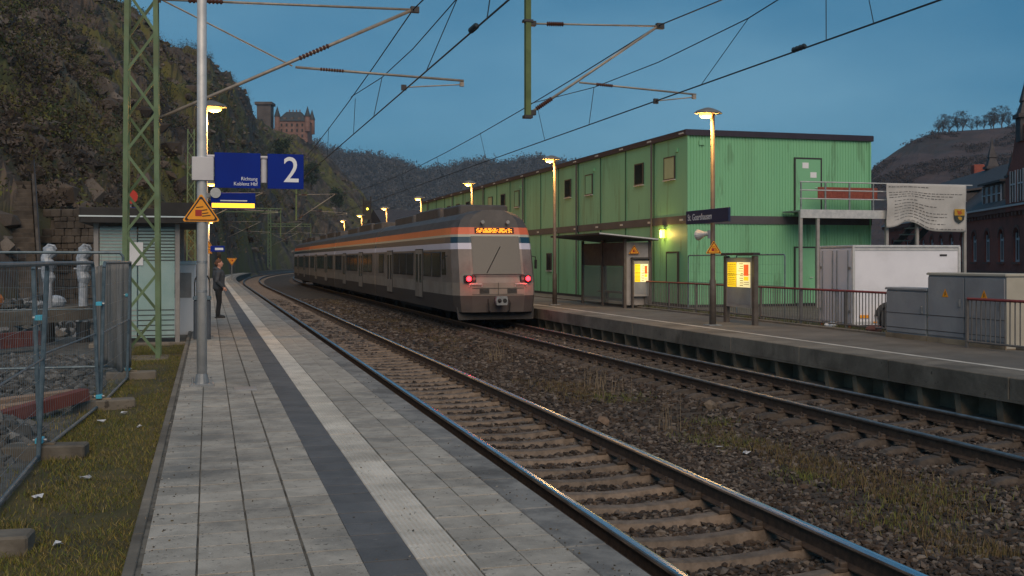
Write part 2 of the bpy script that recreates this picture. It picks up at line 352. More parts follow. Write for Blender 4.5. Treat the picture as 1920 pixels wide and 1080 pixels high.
def fbm(x, y, z, o=4):
    return noise.fractal((x, y, z), 1.0, 2.0, o, noise_basis='PERLIN_ORIGINAL')
LEFT = [(-0.93,28,120,49.3),(-0.63,32,140,50.2),(-0.48,38,170,53.7),(-0.43,44,185,53.7),(-0.383,52,200,50.9),(-0.357,60,215,51.3),
 (-0.338,66,225,50.4),(-0.33,70,230,48.1),(-0.31,80,240,49.0),(-0.282,100,255,50.0),(-0.273,118,265,47.1),(-0.258,140,290,48.9),
 (-0.245,165,320,47.3),(-0.24,175,360,49.6),(-0.22,215,410,51.9),(-0.19,255,450,51.6),(-0.18,265,470,51.4),(-0.16,285,480,42.4),
 (-0.14,310,480,30.4),(-0.12,335,480,18.4),(-0.1,360,480,6.4),(-0.08,400,480,2.5)]
FAR = [(-0.33,700,1100,133.0),(-0.2,700,1100,126.4),(-0.16,700,1100,111.5),(-0.13,700,1100,108.8),(-0.11,700,1100,103.3),(-0.09,700,1100,94.5),
 (-0.075,700,1100,93.4),(-0.055,700,1100,98.9),(-0.03,700,1100,102.2),(-0.005,700,1100,97.8),(0.02,700,1100,103.3),(0.05,700,1100,100.5),
 (0.07,700,1100,98.9),(0.17,700,1100,94.5),(0.34,700,1100,89.0),(0.72,700,1100,89.0)]
RIGHT = [(0.3,280,480,23.2),(0.34,300,500,46.1),(0.36,300,520,55.4),(0.38,300,540,63.6),(0.4,300,550,67.5),(0.42,300,550,68.6),
 (0.445,300,550,69.4),(0.48,300,550,71.4),(0.57,300,560,76.5),(0.82,300,580,85.6)]
def hill_height(tab, amp, wl, pw):
    A = np.array(tab)
    def h(k, r):
        f = np.interp(k, A[:, 0], A[:, 1]); g = np.interp(k, A[:, 0], A[:, 2]); Z = np.interp(k, A[:, 0], A[:, 3])
        v = (r - f)/(g - f)
        if v < 0: return -0.6 - min(2, -v*6)
        x, y = polar(k, r)
        base = Z*v**pw if v <= 1 else Z*(1 - 0.35*(v-1))
        e = min(1, v*7)*(1 if v < 0.9 else max(0.12, 1 - (v-0.9)*9))
        n = fbm(x/wl, y/wl, 0.3, 5)*amp + (abs(fbm(x/(wl*0.35), y/(wl*0.35), 4.0, 4)))*amp*0.7
        return base + n*e
    return h
def hill(name, tab, amp, wl, pw, m, nk, nr, ext=1.5, label=None):
    h = hill_height(tab, amp, wl, pw); A = np.array(tab); V = []; F = []
    ks = np.linspace(A[0, 0], A[-1, 0], nk); vs = np.concatenate([[-0.05], np.linspace(0, 1.0, nr)**1.15, [1.15, ext]])
    for k in ks:
        f = np.interp(k, A[:, 0], A[:, 1]); g = np.interp(k, A[:, 0], A[:, 2])
        for v in vs:
            r = f + v*(g-f); x, y = polar(k, r); V.append((x, y, h(k, r)))
    n = len(vs); F = [(i*n+j, (i+1)*n+j, (i+1)*n+j+1, i*n+j+1) for i in range(nk-1) for j in range(n-1)]
    o = npmesh(name, V, F, m, smooth=False); tag(o, label, kind='structure'); return h
h_left = hill('hillside', LEFT, 5.0, 22.0, 0.85, 'hill', 260, 90, label='steep dark rocky hillside left of the station')
h_far = hill('wooded_hill', FAR, 9.0, 90.0, 0.9, 'far_hill', 150, 30, label='far wooded hill beyond the bend of the line')
h_right = hill('vineyard_hill', RIGHT, 3.0, 70.0, 0.9, 'vine_hill', 110, 30, label='bare mauve hill behind the brick building')

def clumps(name, pts, rad, ntri, tri, palette, label, squash=0.8, kind='stuff', up=0.4, m='leaf'):
    """many small leaf or twig faces in uneven tufts: pts (N,3), rad (N,)"""
    N = len(pts); pts = np.asarray(pts); rad = np.asarray(rad)
    d = RNG.normal(size=(N, ntri, 3)); d /= np.linalg.norm(d, axis=2, keepdims=True)
    lob = 0.7 + 0.6*RNG.random((N, 6))
    rr = RNG.random((N, ntri, 1))**0.45 * rad[:, None, None]*lob[:, RNG.integers(0, 6, ntri)][:, :, None]
    c = pts[:, None, :] + d*rr*np.array([1, 1, squash]); c[:, :, 2] += rad[:, None]*up
    a = RNG.normal(size=(N, ntri, 3)); a /= np.linalg.norm(a, axis=2, keepdims=True)
    b = np.cross(a, RNG.normal(size=(N, ntri, 3))); b /= np.linalg.norm(b, axis=2, keepdims=True)
    sz = tri*(0.6 + 0.8*RNG.random((N, ntri, 1)))*(rad/np.mean(rad))[:, None, None]**0.5
    V = np.stack([c - a*sz*0.5, c + a*sz*0.5 + b*sz*0.25, c + b*sz*0.6], axis=2).reshape(-1, 3)
    F = np.arange(len(V)).reshape(-1, 3)
    pal = np.array(palette); ci = pal[RNG.integers(0, len(pal), N)]
    cc = ci[:, None, :]*(0.7 + 0.6*RNG.random((N, ntri, 1))); cc = np.repeat(cc[:, :, None, :], 3, axis=2).reshape(-1, 3)
    o = npmesh(name, V, F, m, colr=cc); tag(o, label, kind=kind); return o
def scatter(tab, h, n, vlo, vhi, kr=None, clus=0):
    A = np.array(tab); out = []
    while len(out) < n:
        k = random.uniform(*(kr or (A[0, 0], A[-1, 0]))); f = np.interp(k, A[:, 0], A[:, 1]); g = np.interp(k, A[:, 0], A[:, 2])
        v = random.uniform(vlo, vhi); r = f + v*(g-f); x, y = polar(k, r)
        if clus and noise.noise((x/clus, y/clus, 9.0)) < -.02: continue
        out.append((x, y, h(k, r)))
    return np.array(out)
BROWN = [(0.055,0.039,0.031),(0.075,0.055,0.044),(0.03,0.021,0.017),(0.098,0.075,0.06),(0.056,0.046,0.016),(0.02,0.016,0.013),(0.075,0.066,0.016)]
p = scatter(LEFT, h_left, 1900, 0.03, 1.0, (-0.62, -0.12), 14); clumps('hillside_scrub', p, RNG.uniform(0.7, 2.2, len(p)), 90, 0.21, BROWN, 'bare brown winter scrub covering the rocky hillside', 0.8)
p = scatter(LEFT, h_left, 420, 0.05, 0.75, (-0.6, -0.12)); clumps('hillside_ivy', p, RNG.uniform(0.8, 2.2, len(p)), 120, 0.24, [(0.03,0.045,0.014),(0.045,0.06,0.016),(0.022,0.034,0.014),(0.085,0.09,0.02)], 'dark green ivy and evergreen bushes on the hillside', 0.7)
p = scatter(RIGHT, h_right, 1500, .35, 1.0, (.33, .62), 30); clumps('right_scrub', p, RNG.uniform(.8, 2.4, len(p)), 26, .8, [(.045,.028,.025),(.06,.038,.033),(.03,.02,.018)], 'low winter scrub on the mauve hill at the right', .6)
p = scatter(FAR, h_far, 6800, 0.1, 1.02, (-0.25, 0.16)); clumps('far_wood', p, RNG.uniform(2.2, 6.5, len(p)), 34, 1.9, [(0.06,0.055,0.055),(0.08,0.072,0.07),(0.045,0.043,0.045),(0.07,0.06,0.055)], 'leafless winter wood on the far blue hill', 1.25)

# ================================================================== PLATFORM (near)
PZ = 0.36
plat = sweep('platform_near', [(-0.40, -0.5), (-0.40, PZ-0.012), (2.24, PZ-0.012), (2.24, 0.16), (2.12, 0.14), (2.12, -0.5)], -6.0, 150.0, 'joint')
tag(plat, 'grey paved station platform with a dark and a pale ribbed strip', kind='structure')
def tile_mesh(name, w, l, m, b=0.0018, h=0.03):
    return MB().bbox(-w/2, w/2, -l/2, l/2, -h, 0, b).mesh(name, m)
def ribbed_mesh(name, m, w=0.296, l=0.296):
    mb = MB(); n = 9; prof = [(-w/2, -0.03)]
    for i in range(n):
        x = -w/2 + w*(i+0.5)/n; q = w/n*0.5
        prof += [(x-q*0.9, -0.007), (x-q*0.45, 0.0), (x+q*0.45, 0.0), (x+q*0.9, -0.007)]
    prof += [(w/2, -0.03)]
    mb.loft([[(x, y, z) for x, z in prof] for y in (-l/2, l/2)]); me = mb.mesh(name, m); bm_fix(me); return me
TM = {'paving_tile': tile_mesh('paving_tile', 0.288, 0.2875, 'tile'), 'dark_paving_tile': tile_mesh('dark_paving_tile', 0.298, 0.290, 'tile_dark', 0.0015),
      'ribbed_tile': ribbed_mesh('ribbed_tile', 'tile_ribbed'), 'edge_stone': tile_mesh('edge_stone', 0.262, 0.99, 'edge_stone', 0.008)}
TM['paving_tile_close'] = tile_mesh('paving_tile', 0.292, 0.2875, 'tile')
COLS = [(-0.21, 'paving_tile', 'paving_tile'), (0.09, 'paving_tile', 'paving_tile'), (0.39, 'paving_tile', 'paving_tile'), (0.695, 'paving_tile', 'paving_tile'),
        (0.99, 'dark_paving_tile', 'dark_paving_tile'), (1.29, 'ribbed_tile', 'ribbed_tile'), (1.59, 'paving_tile', 'paving_tile_close'), (1.89, 'paving_tile', 'paving_tile_close')]
TS0, TROWS = 4.35, 37
tz = lambda: PZ + random.uniform(-0.002, 0.002)
for i in range(TROWS):
    for x, nm, key in COLS:
        o = bpy.data.objects.new(nm, TM[key]); o.location = (x + random.uniform(-.001, .001), TS0 + 0.3*i + random.uniform(-.0015, .0015), tz())
        o.rotation_euler = (random.uniform(-.003, .003), random.uniform(-.003, .003), random.uniform(-.003, .003)); link(o, plat)
for i in range(60):
    S = 4.5 + i; o = bpy.data.objects.new('edge_stone', TM['edge_stone']); o.location = (2.175, S, PZ-0.001 + random.uniform(-.002, .002)); link(o, plat)
for x, nm, key in COLS:                                     # farther rows, too fine to pick apart
    me0 = TM[key]; v0 = np.array([tuple(v.co) for v in me0.vertices]); mb = MB(); fs = [tuple(f.vertices) for f in me0.polygons]
    S = TS0 + 0.3*TROWS; far = nm != 'ribbed_tile'
    q = 0
    while S < 60:
        z = tz()
        if far:
            w = (0.283 if key == 'paving_tile' else 0.297)/2
            mb.box(x-w, x+w, S-0.147, S+0.147, PZ-0.03, z)
        else: mb.add(v0 + np.array([x, S, z]), fs)
        S += 0.3
    me = mb.mesh(nm + 's', me0.materials[0].name); bm_fix(me); o = link(bpy.data.objects.new('far_' + nm + '_rows', me), plat); o['kind'] = 'stuff'
    sweep('far_paving_strip', [(x-0.142, PZ-0.03), (x-0.142, PZ), (x+0.142, PZ), (x+0.142, PZ-0.03)], 59.9, 149.0, me0.materials[0].name, plat)
sweep('far_edge_strip', [(2.05, PZ-0.03), (2.05, PZ), (2.30, PZ), (2.30, PZ-0.03)], 64.1, 149.5, 'edge_stone', plat)
kb = MB()
for i in range(60): kb.bbox(-0.45, -0.385, 3.0+i, 3.992+i, -0.3, PZ+0.004, 0.006)
o = kb.build('kerb_edging', 'concrete', plat)
MB().bbox(0.33, 0.62, 14.35, 14.75, PZ-0.02, PZ+0.0065, 0.004).build('manhole_cover', 'galv_dark', plat)

# ================================================================== TRACKS
T1, T2, G = 3.75, 8.95, 0.7525
def bed(t):
    return float(np.interp(t, [2.1, 2.6, 3.0, 4.5, 5.1, 5.7, 6.3, 7.0, 7.6, 8.1, 9.8, 10.3, 10.7], [-.28, -.25, -.265, -.265, -.235, -.27, -.31, -.31, -.27, -.255, -.255, -.26, -.28]))
def bedz(t, s): return bed(t) + 0.025*noise.noise((t*1.3, s*1.3, 0)) + 0.012*noise.noise((t*5, s*5, 3))
ss = list(np.arange(2.0, 40, 0.35)) + list(np.arange(40, 88, 2.0)) + list(np.arange(88, 330, 6.0)); tt = list(np.arange(2.1, 10.75, 0.17))
V = [P(S, t, bedz(t, S)) for S in ss for t in tt]; n = len(tt)
o = npmesh('track_bed', V, [(i*n+j, i*n+j+1, (i+1)*n+j+1, (i+1)*n+j) for i in range(len(ss)-1) for j in range(n-1)], 'soil', smooth=True); o['kind'] = 'structure'

ph = (1 + 5**.5)/2
ICO = np.array([(-1,ph,0),(1,ph,0),(-1,-ph,0),(1,-ph,0),(0,-1,ph),(0,1,ph),(0,-1,-ph),(0,1,-ph),(ph,0,-1),(ph,0,1),(-ph,0,-1),(-ph,0,1)])/1.9
ICF = np.array([(0,11,5),(0,5,1),(0,1,7),(0,7,10),(0,10,11),(1,5,9),(5,11,4),(11,10,2),(10,7,6),(7,1,8),(3,9,4),(3,4,2),(3,2,6),(3,6,8),(3,8,9),(4,9,5),(2,4,11),(6,2,10),(8,6,7),(9,8,1)])
CUB = np.array([(-1,-1,-1),(1,-1,-1),(1,1,-1),(-1,1,-1),(-1,-1,1),(1,-1,1),(1,1,1),(-1,1,1)])*0.72
CUF = np.array([(0,2,1),(0,3,2),(4,5,6),(4,6,7),(0,1,5),(0,5,4),(1,2,6),(1,6,5),(2,3,7),(2,7,6),(3,0,4),(3,4,7)])
def stones(name, pts, size, parent=None, pal=None, base='ico', label=None):
    B, BF = (ICO, ICF) if base == 'ico' else (CUB, CUF)
    N = len(pts); size = np.broadcast_to(size, (N,))
    v = B[None]*(1 + RNG.normal(size=(N, len(B), 1))*0.22) + RNG.normal(size=(N, len(B), 3))*0.10
    v = v*np.stack([RNG.uniform(.7, 1.35, N), RNG.uniform(.6, 1.1, N), RNG.uniform(.45, .85, N)], 1)[:, None, :]
    a = RNG.uniform(0, 6.283, N); tl = RNG.normal(0, .45, N)
    ca, sa, cb, sb = np.cos(a), np.sin(a), np.cos(tl), np.sin(tl)
    x, y, z = v[..., 0], v[..., 1], v[..., 2]
    y, z = y*cb[:, None]-z*sb[:, None], y*sb[:, None]+z*cb[:, None]
    x, y = x*ca[:, None]-y*sa[:, None], x*sa[:, None]+y*ca[:, None]
    v = np.stack([x, y, z], 2)*size[:, None, None] + np.asarray(pts)[:, None, :]
    F = (BF[None] + (np.arange(N)*len(B))[:, None, None]).reshape(-1, 3)
    pal = np.array(pal or [(0.06,0.041,0.030),(0.09,0.066,0.051),(0.038,0.025,0.018),(0.12,0.092,0.074),(0.07,0.044,0.028),(0.03,0.021,0.016),(0.165,0.135,0.113)])
    c = pal[RNG.integers(0, len(pal), N)]*RNG.uniform(.75, 1.25, (N, 1)); c = np.repeat(c[:, None, :], len(B), 1).reshape(-1, 3)
    o = npmesh(name, v.reshape(-1, 3), F, 'stone', parent, c); tag(o, label, kind='stuff'); return o
_rp = scatter(LEFT, h_left, 2400, 0.02, 0.98, (-0.6, -0.15), 9)
stones('rock_outcrops', _rp, np.minimum(RNG.exponential(.32, len(_rp))+.2, 1.1), pal=[(.085,.066,.053),(.12,.096,.08),(.05,.038,.031),(.16,.133,.113)], label='grey brown rocks standing out of the hillside')
def ballast_pts(s0, s1, sp):
    g = []
    for S in np.arange(s0, s1, sp):
        for t in np.arange(2.2, 10.5, sp):
            tj = t + random.uniform(-.5, .5)*sp; sj = S + random.uniform(-.5, .5)*sp
            w = noise.noise((tj*.9, sj*.35, 7))
            if 5.7 < tj < 7.4 and w > 0.0 and random.random() < 0.55: continue
            on_sleeper = abs(((sj - 3.2 + .3) % .6) - .3) < .088 and (abs(tj-T1) < 1.22 or abs(tj-T2) < 1.22)
            if on_sleeper: continue
            g.append((tj, sj, bedz(tj, sj) + random.uniform(-.006, .02)))
    g = np.array(g); return g
p = ballast_pts(5.0, 13.0, .050); stones('near_ballast', p, RNG.uniform(.017, .040, len(p)), label='coarse brown ballast stones of the near stretch of track')
p = ballast_pts(13.0, 27.0, .072); stones('middle_ballast', p, RNG.uniform(.024, .050, len(p)), base='cube', label='coarse brown ballast stones farther along the tracks')
p = ballast_pts(27.0, 64.0, .13); p = np.array([P(s, t, z) for t, s, z in p]); stones('far_ballast', p, RNG.uniform(.05, .085, len(p)), base='cube', label='ballast stones of the far stretch of track')

RAILP = [(-.062,-.172),(.062,-.172),(.062,-.162),(.012,-.142),(.009,-.05),(.036,-.038),(.0365,-.012),(.030,-.003),(-.030,-.003),(-.0365,-.012),(-.036,-.038),(-.009,-.05),(-.012,-.142),(-.062,-.162)]
def track(name, tc, label, sm, headm, n_single, s_end=330.0):
    tr = empty(name, (tc, 0, 0)); tag(tr, label, kind='structure'); inv = Matrix.Translation((-tc, 0, 0))
    for sg in (-1, 1):
        c = tc + sg*G
        rl = sweep('rail', [(c+x, z) for x, z in RAILP], -2.0, s_end, 'rail_side'); rl.parent = tr; rl.matrix_parent_inverse = inv
        hd = sweep('rail_head', [(c-.030,-.004),(c-.034,-.030),(c-.0378,-.030),(c-.0378,-.012),(c-.031,-.002),(c-.014,.0025),(c+.014,.0025),(c+.031,-.002),(c+.0378,-.012),(c+.0378,-.030),(c+.034,-.030),(c+.030,-.004)], -2.0, s_end, headm, smooth=False)
        hd.parent = rl
    # trough sleepers: rounded top, ends bent down into the ballast
    mb = MB(); rings = []
    for x, dz in ((-1.27,-.10),(-1.20,-.035),(-1.08,-.006),(-.75,0),(-.55,-.010),(-.3,-.030),(0,-.040),(.3,-.030),(.55,-.010),(.75,0),(1.08,-.006),(1.20,-.035),(1.27,-.10)):
        w = 0.108
        rings.append([(x,-w,-.30+dz*.3),(x,-w*.80,-.222+dz),(x,-w*.62,-.180+dz),(x,-w*.42,-.172+dz),(x,w*.42,-.172+dz),(x,w*.62,-.180+dz),(x,w*.80,-.222+dz),(x,w,-.30+dz*.3)])
    mb.loft(rings); me = mb.mesh('sleeper', sm); bm_fix(me)
    fb = MB()
    for sg in (-1, 1):
        fb.bbox(sg*.125-.055, sg*.125+.055, -.075, .075, -.178, -.150, .006); fb.bbox(sg*.085-.03, sg*.085+.03, -.05, .05, -.155, -.118, .008)
        fb.tube([(sg*.12, 0, -.15), (sg*.12, 0, -.095)], .016, 6)
    fme = fb.mesh('fastening', 'fastening'); bm_fix(fme)
    rest = MB(); v0 = [v.co.copy() for v in me.vertices]; f0 = [tuple(f.vertices) for f in me.polygons]
    i = 0; S = 3.2
    while S < s_end - 40:
        a = head(S) + random.uniform(-.012, .012); pos = P(S, tc + random.uniform(-.015, .015), random.uniform(-.006, .006))
        if i < n_single:
            o = bpy.data.objects.new('sleeper', me); o.location = (pos[0]-tc, pos[1], pos[2]); o.rotation_euler = (0, 0, a); link(o, tr)
            if i < 90:
                for sg in (-1, 1):
                    q = bpy.data.objects.new('fastening', fme); q.location = (sg*G, 0, 0); link(q, o)
        else:
            M = Matrix.Translation((pos[0]-tc, pos[1], pos[2])) @ Matrix.Rotation(a, 4, 'Z'); rest.add([M @ v for v in v0], f0)
        i += 1; S += 0.6
    o = rest.build('far_sleepers', sm, tr); o['kind'] = 'stuff'
    return tr
track('railway_track_near', T1, 'near railway track beside the paved platform', 'sleeper', 'rail_head', 130)
track('railway_track_far', T2, 'far railway track in front of the green building', 'sleeper_dark', 'rail_head_old', 110)

# ================================================================== PLATFORM (far side)
QZ = 0.45
q2 = sweep('platform_far', [(11.35, -0.5), (11.35, QZ), (14.6, QZ), (14.6, -0.5)], -6.0, 130.0, 'asphalt')
tag(q2, 'asphalt platform across the tracks with concrete edge on ribs', kind='structure')
edge = MB().bbox(0, 0.79, 0, 2.69, QZ-0.30, QZ+0.004, 0.012).mesh('edge_slab', 'concrete')
slot = MB().box(0, .12, 0, .12, 0, .1)
for i in range(44):
    o = bpy.data.objects.new('edge_slab', edge); o.location = (10.56 + random.uniform(-.006, .006), -4.0 + 2.7*i, random.uniform(-.004, .004)); link(o, q2)
MB().box(10.55, 10.60, -4.0, 114.6, QZ-.335, QZ-.302).build('edge_lip', 'concrete', q2)
rib = MB(); rib.prism([(10.64, 0, QZ-.30), (11.3, 0, QZ-.30), (11.3, 0, -.45), (10.72, 0, -.45)], (0, .13, 0)); rme = rib.mesh('edge_rib', 'concrete_dark'); bm_fix(rme)
for i in range(100):
    o = bpy.data.objects.new('edge_rib', rme); o.location = (0, 4.6 + .87*i, 0); link(o, q2)
MB().box(10.98, 11.36, -4, 118, -.5, QZ-.002).build('back_wall', 'concrete_dark', q2)
fb = MB()
for i in range(60): fb.bbox(10.62, 11.19, 4.76+.87*i, 5.45+.87*i, -.4, -.20+random.uniform(-.02, .02), .02)
fb.build('footing_blocks', 'concrete', q2)
MB().box(11.42, 11.53, -4, 118, QZ-.01, QZ+.004).build('white_line', 'tile_ribbed', q2)
MB().bbox(13.95, 14.06, -4, 120, QZ-.05, QZ+.05, .01).build('kerb', 'concrete', q2)

# ================================================================== OVERHEAD LINE
SUP = [-39.0, 21.3, 82.0, 143.0, 204.0]
def insul(mb, p0, p1, r=.055, n=9):
    p0, p1 = Vector(p0), Vector(p1); pts = []; rs = []
    for i in range(n*2+1):
        pts.append(p0 + (p1-p0)*i/(n*2)); rs.append(r if i % 2 else r*.5)
    mb.tube(pts, rs, 10)
def cantilever(root, x0, x1, zl, zt, reg, steady, prefix_dx, rb=.028):
    """x0 fixing at post, x1 end over the track; zl lower fixing, zt top; reg=(xa,za,xb,zb); steady=(xa,za,xb,zb)"""
    A = Vector((x0, 0, zl)); B = Vector((x1, 0, zt)); D = B-A; top = Vector((x0, 0, zt-.12))
    t = MB(); t.tube([A + D*.02, B + D*.012], rb, 10); t.build('inclined_tube', 'alu_tube', root, smooth=True)
    i = MB(); f = .10 if prefix_dx else .60
    insul(i, A + D*(f-.06), A + D*(f+.06)); i.build('insulator', 'insulator', root); i = MB(); insul(i, top + (B-top)*.12, top + (B-top)*.25); i.build('insulator', 'insulator', root)
    u = MB(); u.tube([top, B], rb*.72, 8); u.build('top_tube', 'alu_tube', root, smooth=True)
    g = MB(); g.tube([(reg[0], 0, reg[1]), (reg[2], 0, reg[3])], rb*.75, 8); g.build('registration_tube', 'alu_tube', root, smooth=True)
    k = MB(); a = Vector((reg[0], 0, reg[1])); b = Vector((reg[2], 0, reg[3])); insul(k, a+(b-a)*.14, a+(b-a)*.28, .04); k.build('insulator', 'insulator', root)
    s = MB(); s.tube([(steady[0], 0, steady[1]), (steady[2], 0, steady[3])], .014, 6); s.tube([(steady[2], 0, steady[3]), (steady[2], 0, reg[3])], .012, 6)
    s.box(steady[2]-.04, steady[2]+.04, -.03, .03, steady[3]-.04, steady[3]+.05); s.build('steady_arm', 'alu_tube', root)
    for q in ((x1-.05, x1+.12, -.05, .05, zt-.06, zt+.06), (x0-.03, x0+.10, -.06, .06, zl-.05, zl+.05), (x0-.03, x0+.10, -.06, .06, zt-.17, zt-.07), (steady[0]-.05, steady[0]+.05, -.03, .03, steady[1]-.06, steady[1]+.05)):
        MB().box(*q).build('clamp', 'frame_dark', root)
def mast_tree(base_z=0.2, top=11.7):
    root = empty('catenary_mast')
    W0, W1 = .30, .22
    hw = lambda z: W0 + (W1-W0)*(z-base_z)/(top-base_z)
    for sx in (-1, 1):
        for sy in (-1, 1):
            m = MB(); m.bar((sx*W0, sy*W0, base_z), (sx*W1, sy*W1, top), .085, .085, (0, 1, 0)); m.build('leg', 'mast_green', root)
    nb = 15; dz = (top-base_z-.2)/nb
    for face in range(4):
        for i in range(nb):
            z0, z1 = base_z+.1+i*dz, base_z+.1+(i+1)*dz; s = 1 if (i+face) % 2 else -1
            a, b = hw(z0), hw(z1)
            if face == 0: p0, p1 = (-s*a, -a-.005, z0), (s*b, -b-.005, z1)
            elif face == 1: p0, p1 = (-s*a, a+.005, z0), (s*b, b+.005, z1)
            elif face == 2: p0, p1 = (-a-.005, -s*a, z0), (-b-.005, s*b, z1)
            else: p0, p1 = (a+.005, -s*a, z0), (b+.005, s*b, z1)
            m = MB(); m.bar(p0, p1, .05, .05); m.build('brace', 'mast_green', root)
    m = MB(); m.bbox(-.5, .5, -.5, .5, -.3, base_z+.03, .03); m.build('foundation', 'concrete', root)
    # out-of-reach arm that carries the support of the far track
    for dz_ in (0, .55):
        m = MB(); m.bar((-.3, .14, 8.35+dz_), (7.75, .14, 8.35+dz_*.8), .09, .09); m.bar((-.3, -.14, 8.35+dz_), (7.75, -.14, 8.35+dz_*.8), .09, .09); m.build('arm_chord', 'mast_green', root)
    m = MB()
    for i in range(12):
        x = .3 + i*.62; m.bar((x, .14, 8.35), (x+.31, .14, 8.86), .045, .045); m.bar((x+.31, .14, 8.86), (x+.62, .14, 8.35), .045, .045)
    m.build('arm_lattice', 'mast_green', root)
    m = MB(); m.box(7.61-.055, 7.61+.055, -.07, .07, 5.06, 8.9); m.build('drop_post', 'mast_olive', root)
    MB().box(7.61-.09, 7.61+.09, -.09, .09, 5.02, 5.08).build('post_bracket', 'frame_dark', root); MB().box(7.61-.10, 7.61+.10, -.085, .085, 7.02, 7.07).build('post_bracket', 'frame_dark', root)
    cantilever(root, .24, 5.19, 4.72, 7.13, (2.85, 5.85, 6.24, 5.74), (5.0, 5.55, 6.2, 5.66), False, .034)
    b = MB(); b.tube([(.37, 0, 7.0), (2.79, 0, 5.87)], .017, 6); b.build('stay_tube', 'alu_tube', root)
    cantilever(root, 7.68, 10.56, 5.14, 7.12, (8.75, 5.82, 11.45, 5.68), (10.5, 5.50, 11.4, 5.62), True, .028)
    return root
mast0 = mast_tree()
mlab = ['green lattice mast at the left platform edge beside the mesh fence', 'second green lattice mast, seen behind the platform sign pole',
        'third green lattice mast, farther off by the bend', 'farthest green lattice mast in the bend of the line']
for i, S in enumerate([s for s in SUP if s > 0]):
    m = mast0 if i == 0 else copy_tree(mast0); x, y, z = P(S, -1.2); m.location = (x, y, 0); m.rotation_euler = (0, 0, head(S))
    tag(m, mlab[i], 'mast', 'lattice masts along the line')
def wires(tc, zt_x, c_x, label_c, label_m):
    ctr = MB(); msg = MB()
    def cz(f): return 5.55
    for a, b in zip(SUP[:-1], SUP[1:]):
        n = 12; pts = []; cp = []
        for i in range(n+1):
            f = i/n; S = a + (b-a)*f; z = 7.13 - (7.13-6.25)*4*f*(1-f); xx = tc + .12
            pts.append(P(S, xx + (zt_x-tc-.12)*abs(2*f-1)**2, z)); cp.append(P(S, c_x, 5.50))
        msg.tube(pts, .014, 5); ctr.tube(cp, .015, 5)
        for f in (.13, .24, .36, .5, .64, .76, .87):                       # droppers
            S = a+(b-a)*f; z = 7.13-(7.13-6.25)*4*f*(1-f)
            if f in (.13, .87): z -= .25
            msg.tube([P(S, tc+.12, z), P(S, c_x, 5.5)], .008, 4)
    for S in SUP[1:-1]:                                                    # stitch wire under each support
        f = 9.0/60; zm = 7.13-(7.13-6.25)*4*f*(1-f)
        msg.tube([P(S-9, tc+.14, zm), P(S-4, zt_x, 6.42), P(S, zt_x, 6.34), P(S+4, zt_x, 6.42), P(S+9, tc+.14, zm)], .011, 5)
        msg.tube([P(S-4, zt_x, 6.42), P(S-2.2, c_x, 5.5)], .009, 4); msg.tube([P(S+4, zt_x, 6.42), P(S+4.2, c_x, 5.5)], .009, 4); msg.tube([P(S-6.5, zt_x, 6.5), P(S-6.6, c_x, 5.5)], .009, 4)
        insul(msg, P(S-6.0, c_x, 5.53), P(S-5.6, c_x, 5.53), .05, 4)
    tag(ctr.build('contact_wire', 'wire'), label_c, 'wire'); tag(msg.build('messenger_wire', 'wire'), label_m, 'wire')
wires(T1, 3.99, 3.82, 'straight contact wire hung over the near track', 'sagging messenger wire with droppers over the near track')
wires(T2, 9.36, 9.30, 'straight contact wire hung over the far track', 'sagging messenger wire with droppers over the far track')

# ================================================================== LAMP POSTS
def lamp_post(side, z0, pm):
    """side: direction (+1/-1) in which the head reaches over the platform edge"""
    root = empty('lamp_post'); H = 5.52 if side > 0 else 5.70
    m = MB(); m.tube([(0,0,z0), (0,0,z0+1.1), (0,0,z0+1.15), (0,0,H-.02)], [.085,.08,.062,.05], 12); m.build('pole', pm, root, smooth=True)
    m = MB(); m.bbox(-.17,.17,-.17,.17,z0-.01,z0+.025,.006); m.build('base_plate', 'galv_dark', root)
    c = .12*side
    m = MB(); m.loft([[(c+a*math.cos(t), b*math.sin(t), z) for t in [2*math.pi*k/16 for k in range(16)]] for a, b, z in ((.36,.20,H-.02),(.37,.21,H+.0),(.30,.16,H+.05),(.13,.07,H+.11),(.05,.03,H+.13))]); hd = m.build('lamp_hood', 'lamp_metal', root)
    m = MB(); m.ell((.19*side, 0, H-.06), .17, .14, .075); m.build('lamp_bulb', 'bulb', hd)  # bulb made oversized so its shape carries the lamp's glow
    li = bpy.data.lights.new('lamp_light', 'POINT'); li.energy = 130 if side < 0 else 90; li.color = (1.0, .50, .12); li.shadow_soft_size = .10
    lo = bpy.data.objects.new('lamp_light', li); lo.location = (.21*side, 0, H-.24); link(lo, root)
    return root
lp = lamp_post(-1, QZ, 'pole_brown'); ords = ['nearest', 'second', 'third', 'fourth', 'fifth', 'sixth', 'farthest']
for i in range(7):
    o = lp if i == 0 else copy_tree(lp); S = 24.0 + 12.5*i; x, y, z = P(S, 12.0); o.location = (x, y, 0); o.rotation_euler = (0, 0, head(S))
    tag(o, ords[i] + ' lit lamp post in the row on the far platform' + (', by the station name board' if i == 0 else ''), 'lamp post', 'lamp posts on the far platform')
lp = lamp_post(1, PZ, 'galv'); labs = ['lit lamp post half hidden behind the platform sign pole', 'second lit lamp post on the near platform, beyond the shelter',
    'third lit lamp post on the near platform', 'farthest lit lamp post on the near platform']
for i in range(4):
    o = lp if i == 0 else copy_tree(lp); S = 24.9 + 25.0*i; x, y, z = P(S, -.06); o.location = (x, y, 0); o.rotation_euler = (0, 0, head(S))
    tag(o, labs[i], 'lamp post', 'lamp posts on the near platform')

